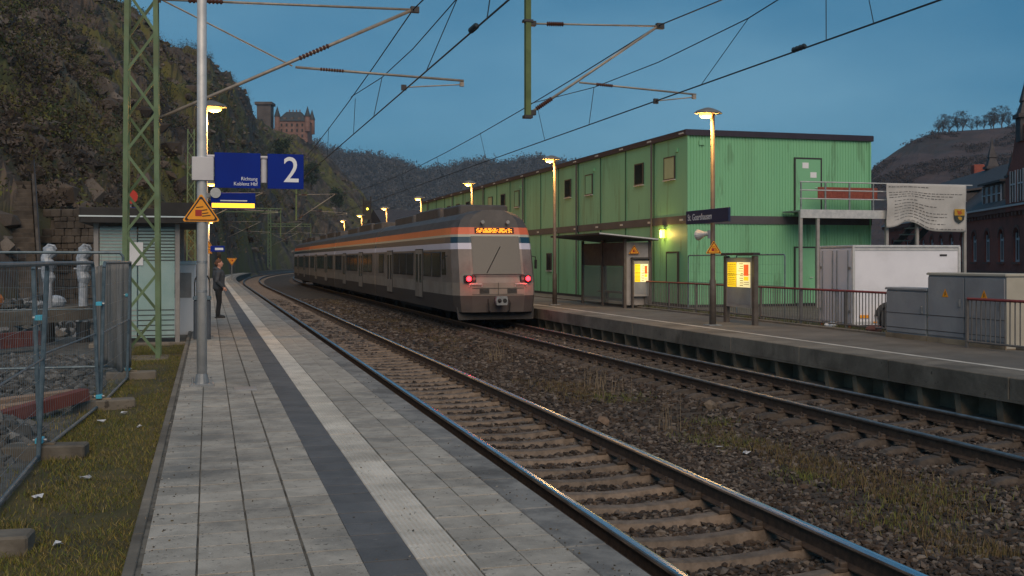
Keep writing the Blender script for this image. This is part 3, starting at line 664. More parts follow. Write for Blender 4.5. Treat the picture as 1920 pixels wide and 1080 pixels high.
# ================================================================== WARNING TRIANGLES
def triangle_sign(w=.45):
    root = empty('warning_sign'); h = w*.82
    def tri(s, y, t):
        r = .06*w; pts = []
        for cx, cz, a0 in ((-w/2*s+r, 0+(1-s)*h*.30+r, 180), (w/2*s-r, 0+(1-s)*h*.30+r, 300), (0, h*s+(1-s)*h*.30-r*1.6, 60)):
            for k in range(4):
                a = R(a0 + k*40 - 0); pts.append((cx+r*math.cos(a), y, cz+r*math.sin(a)))
        return MB().prism(pts, (0, t, 0))
    tri(1.0, 0, .02).build('plate', 'warn_yellow', root); tri(.90, -.002, .003).build('border', 'black', root); tri(.76, -.004, .003).build('field', 'warn_yellow', root)
    m = MB(); m.bbox(-.16*w,.02*w,-.007,-.004,.20*h,.42*h,.001); m.box(-.12*w,-.02*w,-.008,-.005,.30*h,.38*h); m.build('train_symbol', 'red_print', root)
    m = MB()
    for z, x0, x1 in ((.20,.03,.26),(.29,.03,.20),(.40,.02,.17),(.50,-.14,.06)): m.bar((x0*w,-.006,z*h),(x1*w,-.006,(z+.03)*h),.003,.016*h*2)
    m.build('wind_lines', 'black', root)
    return root
# ================================================================== PLATFORM SIGN POLE
sp = empty('sign_pole', (-.08, 15.1, 0)); tag(sp, 'tall grey metal pole carrying the blue platform 2 signs', 'sign pole')
m = MB(); m.tube([(0,0,PZ),(0,0,3.2),(0,0,7.6)], [.068,.066,.060], 16); m.build('pole', 'galv', sp, smooth=True)
m = MB(); m.tube([(0,0,PZ+.02),(0,0,PZ+.16)], [.10,.075], 14); m.bbox(-.16,.16,-.16,.16,PZ-.01,PZ+.03,.006)
for sx in (-1,1):
    for sy in (-1,1): m.tube([(sx*.12,sy*.12,PZ),(sx*.12,sy*.12,PZ+.10)], .014, 6)
m.build('base_flange', 'galv_dark', sp)
for z in (1.62, 2.02): MB().tube([(0,0,z),(0,0,z+.035)], .071, 14).build('band', 'galv_dark', sp)
MB().bbox(-.13,.155,-.09,.10,3.145,3.46,.008).build('bracket_box', 'box_white', sp)
def panel_sign(name, x0, x1, z0, z1):
    o = MB().bbox(x0,x1,-.035,.035,z0,z1,.006).build(name, 'sign_blue', sp); return o
s1 = panel_sign('direction_panel', .165, .775, 3.05, 3.53); s2 = panel_sign('number_panel', .87, 1.36, 3.05, 3.53)
text('Richtung', .068, 'sign_white', s1, (.735,-.0365,3.155), (R(90),0,0), align='RIGHT', sx=.92)
text('Koblenz Hbf', .068, 'sign_white', s1, (.735,-.0365,3.085), (R(90),0,0), align='RIGHT', sx=.92)
text('2', .50, 'sign_white', s2, (1.19,-.0365,3.145), (R(90),0,0), align='CENTER', sx=.92, off=.002)
m = MB(); m.tube([(.0,.0,3.48),(1.2,.0,3.48)], .02, 8); m.tube([(.822,0,3.13),(.822,0,3.45)], .040, 12); m.build('panel_joint', 'box_white', sp)
ws = triangle_sign(.47); ws.location = (-.09, 15.1-.075, 2.58); tag(ws, 'yellow warning triangle fixed to the tall sign pole', 'warning sign', 'yellow warning triangles')
extra = [((-.06,49.8,2.52),'yellow warning triangle on the second near platform lamp post'),((-.06,74.8,2.5),'yellow warning triangle on the third near platform lamp post'),
         ((.9,99.5,1.75),'yellow warning triangle on a short post at the platform end')]
for loc, lab in extra:
    o = copy_tree(ws); o.location = loc; tag(o, lab); o.scale = (1.4,1.4,1.4)
    if loc[0] > 0: MB().tube([(0,.06,-1.0),(0,.06,.3)], .03, 8).build('post', 'galv', o)
iv = triangle_sign(.8); iv.location = (2.0, 96.0, 2.25); iv.rotation_euler = (0, R(180), 0); tag(iv, 'upside-down yellow triangle board at the end of the near platform', 'sign')
MB().tube([(0,.05,.1),(0,.05,1.9)], .04, 8).build('post', 'galv_dark', iv)
# departure display behind the sign pole
dd = empty('departure_display', (-.06, 24.6, 0)); tag(dd, 'blue hanging display with a glowing amber line behind the sign pole', 'display')
bd = MB().bbox(.12,1.08,-.12,.12,3.20,3.56,.012).build('housing', 'sign_blue', dd)
MB().box(.14,1.06,-.128,-.121,3.225,3.325).build('amber_line', 'led', bd)
MB().box(.32,.90,-.126,-.121,3.37,3.395).build('printed_line', 'sign_white', bd)
MB().tube([(-.0,.14,3.47),(1.0,.14,3.47)], .025, 8).build('arm', 'galv_dark', dd)
m = MB(); m.tube([(.22,-.10,3.55),(.22,-.15,3.55)], .115, 18); m.build('loudspeaker', 'galv', dd)
m = MB(); m.box(-.0,.25,-.02,.02,3.45,3.55); m.build('bracket', 'galv_dark', dd)
ns = empty('name_board', (.1, 49.8, 2.45)); tag(ns, 'small blue board on the second near platform lamp post', 'sign')
MB().bbox(0,.62,-.03,.03,0,.26,.006).build('panel', 'sign_blue', ns)
MB().box(.20,.56,-.034,-.031,.07,.17).build('printed_line', 'sign_white', ns)

# ================================================================== SHELTER (near platform), bin, cabinets
sh = empty('shelter', (-2.3, 24.4, 0)); tag(sh, 'glass passenger shelter with dark flat roof beside the lattice mast', 'shelter')
Z0 = .26
MB().bbox(-.15,1.95,-.1,4.6,.0,Z0+.02,.02).build('floor_slab', 'concrete', sh)
for x, y in ((0,0),(1.66,0),(0,4.3),(1.66,4.3),(0,2.15)):
    MB().bbox(x-.05,x+.05,y-.05,y+.05,Z0,2.9,.008).build('post', 'post_grey', sh)
rf = MB().bbox(-.3,2.25,-.35,4.8,2.86,3.18,.02).build('roof', 'roof_dark', sh)
MB().box(-.31,2.0,-.362,-.351,2.98,3.01).build('roof_trim', 'frost_white', rf)
MB().box(1.2,2.252,-.37,-.352,3.02,3.30).build('roof_upstand', 'roof_dark', rf)
for i, (x0, x1) in enumerate(((.07,.82),(.85,1.60))):
    g = MB().box(x0,x1,-.012,.012,Z0+.12,2.78).build('glass_pane', 'glass_teal', sh)
    st = MB()
    for z in np.arange(2.05,2.75,.07): st.box(x0,x1,-.016,-.0125,z,z+.022)
    for z in np.arange(Z0+.16,Z0+.75,.11): st.box(x0,x1,-.016,-.0125,z,z+.02)
    st.build('stripe_print', 'frame_dark' if i else 'post_grey', g)['kind'] = 'stuff'
for i, (y0, y1) in enumerate(((.07,2.08),(2.22,4.23))): MB().box(-.012,.012,y0,y1,Z0+.12,2.78).build('side_pane', 'glass_clear', sh)
MB().box(.07,1.60,4.29,4.31,Z0+.12,2.78).build('rear_pane', 'glass_teal', sh)
be = MB(); be.bbox(.15,.55,.4,3.9,.68,.73,.01); be.box(.3,.36,.6,.68,Z0,.68); be.box(.3,.36,3.5,3.58,Z0,.68); be.build('bench', 'galv_dark', sh)
MB().bbox(.55,.95,-.03,-.018,1.95,2.45,.002).build('notice', 'paper', sh)
bn = empty('waste_bin', (-.12, 24.0, PZ)); tag(bn, 'slate blue waste bin with black rounded hood behind the pole', 'bin')
MB().bbox(-.18,.18,-.18,.18,.0,.85,.03).build('body', 'bin_blue', bn); MB().bbox(-.19,.19,-.19,.19,.85,.93,.02).build('rim', 'steel_blue', bn)
m = MB(); pts = [(-.17+.0,0,.93)] + [(-.17*math.cos(a),0,1.22+.20*math.sin(a)) for a in np.linspace(0,math.pi,9)] + [(.17,0,.93)]
m.loft([[(x,-.16,z),(x,.16,z),(x*.86,.16,.93+(z-.93)*.93),(x*.86,-.16,.93+(z-.93)*.93)] for x,_,z in pts]); m.build('hood', 'black', bn)
for i, (x, y, w, lab) in enumerate(((-.62, 27.0, .34, 'white ticket machine behind the shelter post'), (-.60, 29.2, .30, 'white upright cabinet behind the ticket machine'))):
    tk = empty('ticket_machine' if i == 0 else 'cabinet', (x, y, .26)); tag(tk, lab, 'machine' if i == 0 else 'cabinet')
    MB().bbox(-w,w,-.25,.25,0,1.72,.03).build('housing', 'sign_white', tk); MB().bbox(-w-.02,w+.02,-.28,.28,1.70,1.78,.02).build('top_cover', 'frost_white', tk)
    MB().box(-w*.7,w*.7,-.256,-.251,.9,1.5).build('panel', 'post_grey', tk); MB().box(-w*.5,-w*.2,-.258,-.252,1.0,1.1).build('slot', 'black', tk)
# no-entry style round sign behind shelter roof
rs = empty('round_sign', (-1.75, 26.5, 0)); tag(rs, 'small red and violet sign on a post above the shelter roof', 'sign')
MB().tube([(0,0,.2),(0,0,3.7)], .03, 8).build('post', 'galv_dark', rs)
MB().tube([(0,-.04,3.55),(0,-.06,3.55)], .17, 16).build('disc', 'red_print', rs); MB().box(-.13,.13,-.06,-.04,3.0,3.30).build('plate', 'sign_blue', rs)

# ================================================================== SITE FENCE (left)
def fence_panel(L=3.3, H=2.0):
    root = empty('site_fence_panel')
    for x in (0.03, L-.03): MB().tube([(0,x,.1),(0,x,H-.06)], .021, 8).build('upright', 'steel_blue', root)
    m = MB(); m.tube([(0,.03,H-.06),(0,.08,H),(0,L-.08,H),(0,L-.03,H-.06)], .021, 8); m.build('top_tube', 'steel_blue', root)
    MB().tube([(0,.03,.22),(0,L-.03,.22)], .019, 8).build('bottom_tube', 'steel_blue', root)
    MB().tube([(0,.03,1.12),(0,L-.03,1.12)], .010, 6).build('middle_tube', 'steel_blue', root)
    m = MB()
    for y in np.arange(.13, L-.05, .11): m.tube([(0,y,.22),(0,y,H)], .0019, 3, False)
    for z in np.arange(.42, H, .26): m.tube([(0,.04,z),(0,L-.04,z)], .0019, 3, False)
    o = m.build('wire_mesh', 'steel_blue', root); o['kind'] = 'stuff'
    return root
fp = fence_panel()
FL = [(-1.20,17.6),(-1.30,14.15),(-1.52,10.85),(-1.50,7.4),(-1.5,3.95)]
flab = ['mesh fence panel next to the lattice mast, farthest of the row', 'second mesh fence panel from the lattice mast, above timber planks', 'mesh fence panel third from the lattice mast, nearest in view', 'mesh fence panel at the left picture edge']
clab = ['concrete fence foot closest to the lattice mast', 'concrete fence foot second from the lattice mast', 'concrete fence foot third from the lattice mast, out on the grass', 'concrete fence foot cut by the left picture edge', 'concrete fence foot nearest the viewer']
for i in range(4):
    (xa, ya), (xb, yb) = FL[i+1], FL[i]; o = fp if i == 0 else copy_tree(fp)
    o.location = (xa, ya+.03, .03); o.rotation_euler = (0, R((1.5,-2.0,2.5,-1)[i]), math.atan2(-(xb-xa), yb-ya)); tag(o, flab[i], 'fence', 'mesh fence panels')
for i, (x, y) in enumerate(FL):
    ft = empty('concrete_block', (x, y, .19), R(random.uniform(-8, 8))); tag(ft, clab[i], 'concrete block', 'concrete fence feet')
    m = MB(); m.bbox(-.32,.42,-.12,.12,0,.14,.015); m.build('block', 'concrete', ft)
    m = MB(); m.bbox(-.10,.14,-.04,.04,.139,.155,.004); m.build('recess_plate', 'concrete_dark', ft)
    for z, k in ((1.5, 0), (.35, 1)):
        c = empty('fence_clamp', (x, y+.0, z)); tag(c, ('upper' if k == 0 else 'lower') + ' blue clamp on the fence joint ' + ['beside the lattice mast', 'second from the lattice mast', 'third from the lattice mast', 'at the left picture edge', 'nearest the viewer'][i], 'clamp', 'blue fence clamps')
        MB().bbox(-.035,.035,-.075,.075,0,.045,.006).build('bracket', 'clamp_cyan', c); MB().tube([(-.06,0,.022),(.06,0,.022)], .011, 6).build('bolt', 'galv', c)
# cross fence and hanging sheet
o = copy_tree(fp); o.location = (-1.25, 17.75, .18); o.rotation_euler = (0, 0, R(88)); tag(o, 'mesh fence panel standing crosswise behind the grey sheet', 'fence')
V = []; F = []; nx, nz_ = 26, 14
for i in range(nx):
    for j in range(nz_):
        u, v = i/(nx-1), j/(nz_-1); V.append((-1.14 - .52*u, 17.55 - .05*math.sin(u*22+v)*(.4+v) - .03*math.sin(u*51), 2.04-.08*u*u - (1.62+.08*math.sin(u*6))*v))
n = nz_; o = npmesh('plastic_sheet', V, [(i*n+j, (i+1)*n+j, (i+1)*n+j+1, i*n+j+1) for i in range(nx-1) for j in range(n-1)], 'sheet_grey', smooth=True)
sm_ = o.modifiers.new('thick', 'SOLIDIFY'); sm_.thickness = .006; tag(o, 'grey plastic sheet hanging over the fence beside the lattice mast', 'sheet')
# wrapped posts and yard clutter
for x, y, lab in ((-3.54, 26.5, 'pale post with plastic wrapped top, left of the pair in the yard'), (-2.75, 26.2, 'pale post with plastic wrapped top, right one by the grey sheet')):
    o = empty('wrapped_post', (x, y, .15)); tag(o, lab, 'post', 'wrapped posts in the yard')
    MB().tube([(0,0,0),(0,0,.5)], .15, 10).build('base', 'near_black', o)
    MB().tube([(0,0,.45),(0,0,1.5)], .10, 12).build('shaft', 'wrap_white', o)
    m = MB(); m.tube([(0,0,1.4),(.02,0,1.5),(-.02,.02,1.65),(.03,0,1.8),(-.03,0,1.95),(.05,.02,2.08),(.01,0,2.2),(.04,0,2.27)], [.11,.15,.13,.17,.13,.16,.12,.05], 10); w = m.build('wrapping', 'wrap_white', o)
    m = MB(); m.tube([(-.05,0,2.15),(.02,0,2.26),(.14,0,2.24),(.18,0,2.16)], [.03,.035,.03,.02], 8); m.build('wrapping_fold', 'wrap_white', o); MB().tube([(-.2,0,1.72),(-.05,0,1.72)], .02, 6).build('strap_end', 'wrap_white', o)
def heap(name, cx, cy, rx, ry, h, n, size, label, pal=None):
    pts = []
    while len(pts) < n:
        a, q = random.uniform(0, 6.283), random.random()**.5
        z = h*(1-q**1.6)*(.8+.4*noise.noise((cx+q*3*math.cos(a), cy+q*3*math.sin(a), 1)))
        pts.append((cx+rx*q*math.cos(a), cy+ry*q*math.sin(a), .17+z*random.uniform(.75, 1.0)))
    return stones(name, pts, RNG.uniform(size*.5, size*1.3, n), None, pal, label=label)
GREY = [(.09,.092,.094),(.135,.137,.138),(.06,.06,.06),(.18,.18,.178),(.085,.078,.07)]
heap('rubble_heap', -3.4, 11.6, 1.8, 2.6, .85, 2600, .075, 'heap of broken grey rubble behind the mesh fence', GREY)
heap('gravel_spread', -3.4, 17.5, 2.2, 5.5, .22, 4200, .06, 'grey gravel spread across the yard behind the fence', GREY)
heap('debris_heap', -4.6, 29.5, 2.2, 1.6, 1.0, 500, .13, 'heap of pale debris and rubbish at the back of the yard', [(.36,.38,.41),(.22,.22,.23),(.12,.112,.10),(.08,.078,.076),(.15,.13,.11),(.06,.058,.055)])
for i, (p0, p1, w, h, mm, nm, lab) in enumerate((((-2.4,13.9,.30),(-1.55,15.0,.27),.22,.05,'timber','timber_plank','upper loose timber plank lying behind the fence'),
    ((-2.5,14.2,.34),(-1.7,15.3,.31),.20,.05,'timber','timber_plank','timber plank lying against another behind the fence'),
    ((-2.5,12.9,.24),(-1.45,14.0,.42),.16,.14,'rust_red','steel_beam','dark red steel beam leaning by the timber planks'),
    ((-5.2,21.5,.45),(-3.4,24.0,.45),.18,.30,'rust_red','steel_beam','rust red beam lying across the yard at the left edge'),
    ((-6.5,21.5,.75),(-2.2,27.0,.88),.35,.30,'concrete','concrete_beam','long pale concrete beam across the back of the yard'))):
    m = MB(); m.bar(p0, p1, w, h); tag(m.build(nm, mm), lab, 'plank' if 'timber' in nm else 'beam')
bagm = MB(); bagm.ell((0,0,.14), .26, .2, .17, 10, 6); o = bagm.build('rubbish_bag', 'wrap_white', None, (-3.6, 28.2, .9)); tag(o, 'crumpled white bag lying on the debris heap', 'bag')
bagm = MB(); bagm.ell((0,0,.15), .2, .2, .2, 8, 5); o = bagm.build('orange_bundle', 'orange_bag', None, (-4.9, 27.9, .95)); tag(o, 'small orange bundle on the debris heap', 'bundle')

# stairs up the slope and masonry wall
stair = empty('hillside_stairs', (-7.0, 44.5, 0)); tag(stair, 'dark stone stairs climbing the slope at the left', 'stairs')
stm = MB().bbox(-.75,.75,-.16,.16,-.6,0,.015).mesh('step', 'rockwall')
for i in range(26):
    o = bpy.data.objects.new('step', stm); o.location = (-.055*i, .30*i, .6+.20*i); link(o, stair)
for sx in (-1, 1): MB().bar((sx*.86,-.2,.55),(sx*.86-1.43,7.7,5.75),.16,.5).build('side_wall', 'rockwall', stair)
m = MB(); m.tube([(.86,-.2,1.6),(.86-1.43,7.7,6.8)], .025, 6); m.build('handrail', 'frame_dark', stair)
wl = empty('retaining_wall', (-5.6, 49.5, 0), R(-28)); tag(wl, 'rough stone retaining wall at the foot of the hillside', 'wall')
MB().box(-1.2,2.8,.15,.7,0,3.8).build('core', 'rockwall', wl)
m = MB(); z = .1
while z < 4.0:
    x = -1.2 + random.uniform(-.3, .2)*(1+z*.3); hh = random.uniform(.18, .36)
    while x < 3.2 - max(0, z-3)*.5:
        w = random.uniform(.22, .6); m.bbox(x+.015, x+w-.015, random.uniform(-.06, .05), .2, z+.012, z+hh-.012, .03); x += w
    z += hh
o = m.build('masonry', 'rockwall', wl); o['kind'] = 'stuff'

# ================================================================== TRAIN (standing on the far track)
train = empty('train', (T2, 33.0, 0)); tag(train, 'grey regional train with orange roof stripe and red tail lights', 'train')
LAY = [('skirt', .40, .93, 1.36, 1.42, 't_skirt'), ('lower_body', .93, 1.34, 1.42, 1.425, 't_lower'), ('body', 1.34, 2.42, 1.425, 1.41, 't_body'),
       ('white_band', 2.42, 2.62, 1.41, 1.40, 't_white'), ('navy_band', 2.62, 2.82, 1.40, 1.385, 't_navy'), ('cream_band', 2.82, 2.90, 1.385, 1.375, 't_cream'), ('orange_band', 2.90, 3.13, 1.375, 1.33, 't_orange')]
LC = 16.8
def lean(z): return 0.0 if z < 1.3 else (z-1.3)*.30
def outline(hw, z, nose):
    if not nose: return [(-hw,.12,z),(-hw,LC-.12,z),(hw,LC-.12,z),(hw,.12,z)]
    y = lean(z); return [(-hw*.62,y,z),(-hw*.86,y+.16,z),(-hw*.97,y+.55,z),(-hw,y+1.2,z),(-hw,LC-.12,z),(hw,LC-.12,z),(hw,y+1.2,z),(hw*.97,y+.55,z),(hw*.86,y+.16,z),(hw*.62,y,z)]
def rail_car(nose):
    b = None; parts = {}
    for nm, z0, z1, w0, w1, mm in LAY:
        o = MB().loft([outline(w0, z0, nose), outline(w1, z1, nose)]).build(nm if nm != 'body' else 'rail_car', mm); parts[nm] = o
    b = parts['body']
    for k, o in parts.items():
        if k != 'body': o.parent = b
    prof = [(1.33,3.13),(1.22,3.38),(1.0,3.56),(.6,3.68),(.2,3.71)]
    MB().loft([outline(w, z, nose) for w, z in prof]).build('roof', 't_roof', b)
    m = MB()
    for i, (y0, y1) in enumerate(((1.9,4.4),(5.2,9.6),(10.4,14.6))): m.bbox(-.85,.85,y0,y1,3.60,3.93+.05*(i % 2),.05)
    m.build('roof_equipment', 't_roof', b)
    ys = [2.2, 3.75, 7.2, 8.75, 10.3, 14.3] if nose else [1.0, 2.55, 6.2, 7.75, 9.3, 13.2, 14.75]
    for y in ys:
        for sx in (-1, 1):
            MB().bbox(sx*1.423-.009, sx*1.423+.009, y-.03, y+1.38, 1.49, 2.35, .004).build('window_frame', 'black', b)
            MB().bbox(sx*1.425-.012, sx*1.425+.012, y, y+1.35, 1.52, 2.32, .006).build('window', 'glass_dark', b)
    for y in ([5.3, 11.9] if nose else [4.2, 11.0]):
        for sx in (-1, 1):
            for k in (0, 1):
                if k == 0: MB().box(sx*1.42-.018, sx*1.42+.018, y-.035, y+1.375, .70, 2.475).build('door_seal', 'black', b)
                MB().bbox(sx*1.422-.02, sx*1.422+.02, y+.68*k, y+.66+.68*k, .72, 2.44, .006).build('door_leaf', 't_lower', b)
                MB().bbox(sx*1.43-.02, sx*1.43+.02, y+.14+.68*k, y+.52+.68*k, 1.25, 2.3, .004).build('door_window', 'glass_dark', b)
    for y in (3.0, 13.6):
        m = MB(); m.box(-1.05,1.05,y-1.3,y+1.3,.34,.62)
        for wy in (-.95, .95):
            for sx in (-1, 1): m.tube([(sx*.70,y+wy,.43),(sx*.80,y+wy,.43)], .42, 18); m.tube([(sx*.9,y+wy,.43),(sx*1.12,y+wy,.43)], .13, 10)
        m.box(-.3,.3,y-.6,y+.6,.2,.4); m.build('bogie', 'near_black', b)
    m = MB(); m.box(-1.15,1.15,5.0,11.4,.25,.45); m.build('underframe', 'near_black', b)
    if nose:
        MB().loft([[(-.80,lean(z)-.014,z),(.80,lean(z)-.014,z),(.80,lean(z)+.05,z),(-.80,lean(z)+.05,z)] for z in (1.62,2.2,2.84)]).build('windscreen', 'glass_dark', b)
        d = MB().loft([[(-.66,lean(z)-.012,z),(.66,lean(z)-.012,z),(.66,lean(z)+.05,z),(-.66,lean(z)+.05,z)] for z in (2.93,3.12)]).build('destination_display', 'near_black', b)
        m = MB()
        for r in range(5):
            for c in range(34):
                if random.random() < .68:
                    z = 2.955+.03*r; x = -.60+.0353*c; m.box(x,x+.026,lean(z)-.019,lean(z)-.010,z,z+.022)
        m.build('amber_dots', 'led_train', b)
        for sx in (-1, 1):
            MB().bbox(sx*.92-.19, sx*.92+.19, -.01, .30, 1.36, 1.58, .03).build('lamp_housing', 'near_black', b)
            m = MB(); m.tube([(sx*.98,-.074,1.47),(sx*.98,-.02,1.47)], [.075,.088], 16); m.build('tail_light', 'tail_red', b)
            m = MB(); m.tube([(sx*.80,-.03,1.47),(sx*.80,.0,1.47)], .055, 12); m.build('head_light', 'glass_clear', b)
        m = MB(); m.bbox(-.13,.13,-.34,.1,.68,.88,.03); m.build('coupler', 'near_black', b)
        m = MB(); m.prism([(-1.25,.25,.15),(1.25,.25,.15),(1.3,.35,.55),(-1.3,.35,.55)], (0,.1,0)); m.build('rail_guard', 'near_black', b)
        for sx in (-1, 1):
            MB().tube([(sx*.55,-.05,1.22),(sx*.55,-.07,1.30),(sx*.95,-.03,1.30),(sx*.95,.0,1.22)], .014, 6).build('handrail', 'galv', b)
            MB().tube([(sx*.34,-.02,.80),(sx*.36,-.12,.70),(sx*.34,-.10,.45),(sx*.28,-.04,.40)], .022, 8).build('air_hose', 'rubber', b)
            m = MB(); m.loft([[(sx*1.415,1.3+lean(1.6)*0+.05,1.58),(sx*1.43,1.3,1.58),(sx*1.43,2.0,1.58),(sx*1.415,2.0,1.58)],[(sx*1.405,1.5,2.34),(sx*1.42,1.5,2.34),(sx*1.42,2.0,2.34),(sx*1.405,2.0,2.34)]]); m.build('cab_window', 'glass_dark', b)
            MB().tube([(sx*1.42,1.15,2.2),(sx*1.56,1.05,2.18),(sx*1.58,1.05,1.95)], .018, 6).build('mirror_arm', 'black', b)
            MB().bbox(sx*1.58-.03,sx*1.58+.03,1.0,1.12,1.78,2.08,.01).build('mirror', 'black', b)
            MB().tube([(sx*.98,-.058,1.47),(sx*.98,-.02,1.47)], .105, 18).build('lamp_bezel', 'black', b)
            MB().tube([(sx*.42,lean(3.3)-.0,3.28),(sx*.42,lean(3.3)-.25,3.30)], [.03,.06], 10).build('horn', 'galv_dark', b)
        for z in (.96, 1.16): MB().box(-.86,.86,-.006,.02,z,z+.012).build('panel_seam', 'black', b)
        MB().box(-.006,.006,-.007,.02,.95,1.34).build('panel_seam', 'black', b)
        MB().box(-.86,.86,-.012,.02,1.585,1.61).build('screen_sill', 'black', b)
        m = MB()
        for i in range(6): m.box(-.62,-.30,-.012,.01,1.0+.026*i,1.012+.026*i); m.box(.30,.62,-.012,.01,1.0+.026*i,1.012+.026*i)
        m.build('vent_grille', 'black', b)['kind'] = 'stuff'
        m = MB(); m.loft([[(x, y, z) for x, z in ((-.17,.64),(.17,.64),(.2,.78),(.17,.92),(-.17,.92),(-.2,.78))] for y in (-.46, -.30)]); cp = m.build('coupler_head', 'galv_dark', b)
        MB().tube([(-.08,-.56,.78),(-.08,-.45,.78)], [.02,.075], 12).build('coupler_cone', 'near_black', b); MB().tube([(.09,-.475,.78),(.09,-.455,.78)], .07, 12).build('coupler_cup', 'black', b)
        m = MB(); m.bar((-.35,lean(1.66)-.03,1.66),(.15,lean(2.5)-.03,2.5),.02,.02); m.build('wiper', 'black', b)
    else:
        MB().bbox(-1.2,1.2,-.28,.2,.6,3.4,.03).build('gangway', 'near_black', b)
    return b
c0 = rail_car(True); c0.parent = train
c1 = rail_car(False)
for i in range(1, 4):
    c = c1 if i == 1 else copy_tree(c1); x, y, z = P(33.0+LC*i, T2); c.parent = train; c.location = (x-T2, y-33.0, 0); c.rotation_euler = (0, 0, head(33+LC*(i+.5)))
for sx in (-1, 1):
    li = bpy.data.lights.new('tail_glow', 'POINT'); li.energy = 6; li.color = (1, .03, .03); li.shadow_soft_size = .08
    lo = bpy.data.objects.new('tail_glow', li); lo.location = (sx*.98, -.16, 1.47); link(lo, train)

# ================================================================== GREEN MODULAR BUILDING
BX, BY, BZ = 17.9, 38.0, .25
gb = empty('green_building', (BX, BY, 0)); tag(gb, 'long two storey green modular building with dark roof edge', 'building')
MW, NM, GW = 3.15, 17, 8.2
BL = MW*NM
MB().box(.06, GW-.06, .06, BL-.06, BZ, 6.9).build('core', 'seam', gb)
def panel(w, h):
    m = MB(); b = .012
    m.loft([[(0,.012,0),(0,w-.012,0),(0,w-.012,h),(0,.012,h)], [(-.05,.012,0),(-.05,w-.012,0),(-.05,w-.012,h),(-.05,.012,h)], [(-.06,.03,.015),(-.06,w-.03,.015),(-.06,w-.03,h-.015),(-.06,.03,h-.015)]])
    me = m.mesh('wall_panel', 'wall_green'); bm_fix(me); return me
pu, plw = panel(MW, 3.12), panel(MW, 3.22)
def child(me, name, parent, loc, rz=0.0):
    o = bpy.data.objects.new(name, me); o.location = loc; o.rotation_euler = (0, 0, rz); return link(o, parent)
for i in range(NM):
    child(pu, 'wall_panel', gb, (.06, MW*i, 3.80)); child(plw, 'wall_panel', gb, (.06, MW*i, BZ+.08))
    child(pu, 'wall_panel', gb, (GW-.06, MW*(i+1), 3.80), R(180)); child(plw, 'wall_panel', gb, (GW-.06, MW*(i+1), BZ+.08), R(180))
    if i:
        MB().box(-.035, -.005, MW*i-.03, MW*i+.03, 3.80, 6.92).build('cover_strip', 'seam', gb); MB().box(-.035, -.005, MW*i-.03, MW*i+.03, BZ+.08, 3.48).build('cover_strip', 'seam', gb)
    if i % 3 == 1: MB().tube([(-.09, MW*i+.12, BZ+.1), (-.09, MW*i+.12, 6.9)], .04, 8).build('downpipe', 'band', gb)
MB().box(-.02, GW+.02, -.02, BL+.02, BZ-.3, BZ+.08).build('plinth', 'near_black', gb)
def corr(w, z0, z1, p=.125):
    prof = []; x = 0
    while x < w-.001:
        q = min(p, w-x); prof += [(x,-.035),(x+q*.40,-.035),(x+q*.5,-.012),(x+q*.9,-.012),(x+q,-.035)]; x += q
    m = MB(); n = len(prof); vs = [(x, y, z) for z in (z0, z1) for x, y in prof]; m.add(vs, [(i, i+1, i+1+n, i+n) for i in range(n-1)])
    return m
for z0, z1 in ((BZ+.08, 3.50), (3.80, 6.92)):
    o = corr(GW-.08, z0, z1).build('corrugated_cladding', 'wall_green', gb, (.04, .02, 0)); o['kind'] = 'stuff'
    o = corr(GW-.08, z0, z1).build('corrugated_cladding', 'wall_green', gb, (GW-.04, BL-.02, 0), R(180)); o['kind'] = 'stuff'
for x in (.0, GW-.075): MB().box(x-.0, x+.075, -.05, .025, BZ+.08, 6.92).build('corner_trim', 'wall_green', gb)
MB().bbox(-.10, GW+.10, -.10, BL+.10, 6.92, 7.15, .02).build('roof_fascia', 'fascia', gb)
MB().box(-.045, GW+.045, -.045, BL+.045, 3.49, 3.81).build('storey_band', 'band', gb)
for i in range(NM):
    MB().box(-.07, -.04, MW*i+.25, MW*i+.55, 3.60, 3.68).build('band_bracket', 'galv', gb)
    MB().box(-.125, -.101, MW*i+.1, MW*i+.5, 6.99, 7.05).build('gutter_clip', 'galv', gb)
def window(i, z0, z1, w, lit=None):  # lit names a pane material other than dark glass; none glows
    yc = MW*(i+.5); g = MB().box(-.045, -.004, yc-w/2, yc+w/2, z0, z1).build('window', lit or 'glass_dark', gb)
    m = MB()
    for a, b, c, d in ((yc-w/2-.05, yc-w/2, z0-.05, z1+.05), (yc+w/2, yc+w/2+.05, z0-.05, z1+.05), (yc-w/2, yc+w/2, z1, z1+.05), (yc-w/2, yc+w/2, z0-.05, z0)): m.box(-.06, -.003, a, b, c, d)
    m.build('frame', 'frame_dark', g)
    MB().box(-.10, -.003, yc-w/2-.07, yc+w/2+.07, z0-.09, z0-.052).build('sill', 'galv', g)
for i in (1, 4, 8): window(i, 5.35, 6.18, .85)
for i in (0, 9): window(i, 5.35, 6.18, .95, 'shutter_lit_pane')
for i in (3, 7): window(i, 5.3, 6.2, .9, 'wall_green')
for i in (11, 12, 13, 14, 15): window(i, 5.35, 6.2, .9)
window(16, 5.35, 6.2, .9, 'shutter_lit_pane')  # lit end window, its light put into a pale pane colour
for i in (5, 7, 9, 10): window(i, 1.55, 2.4, .75)
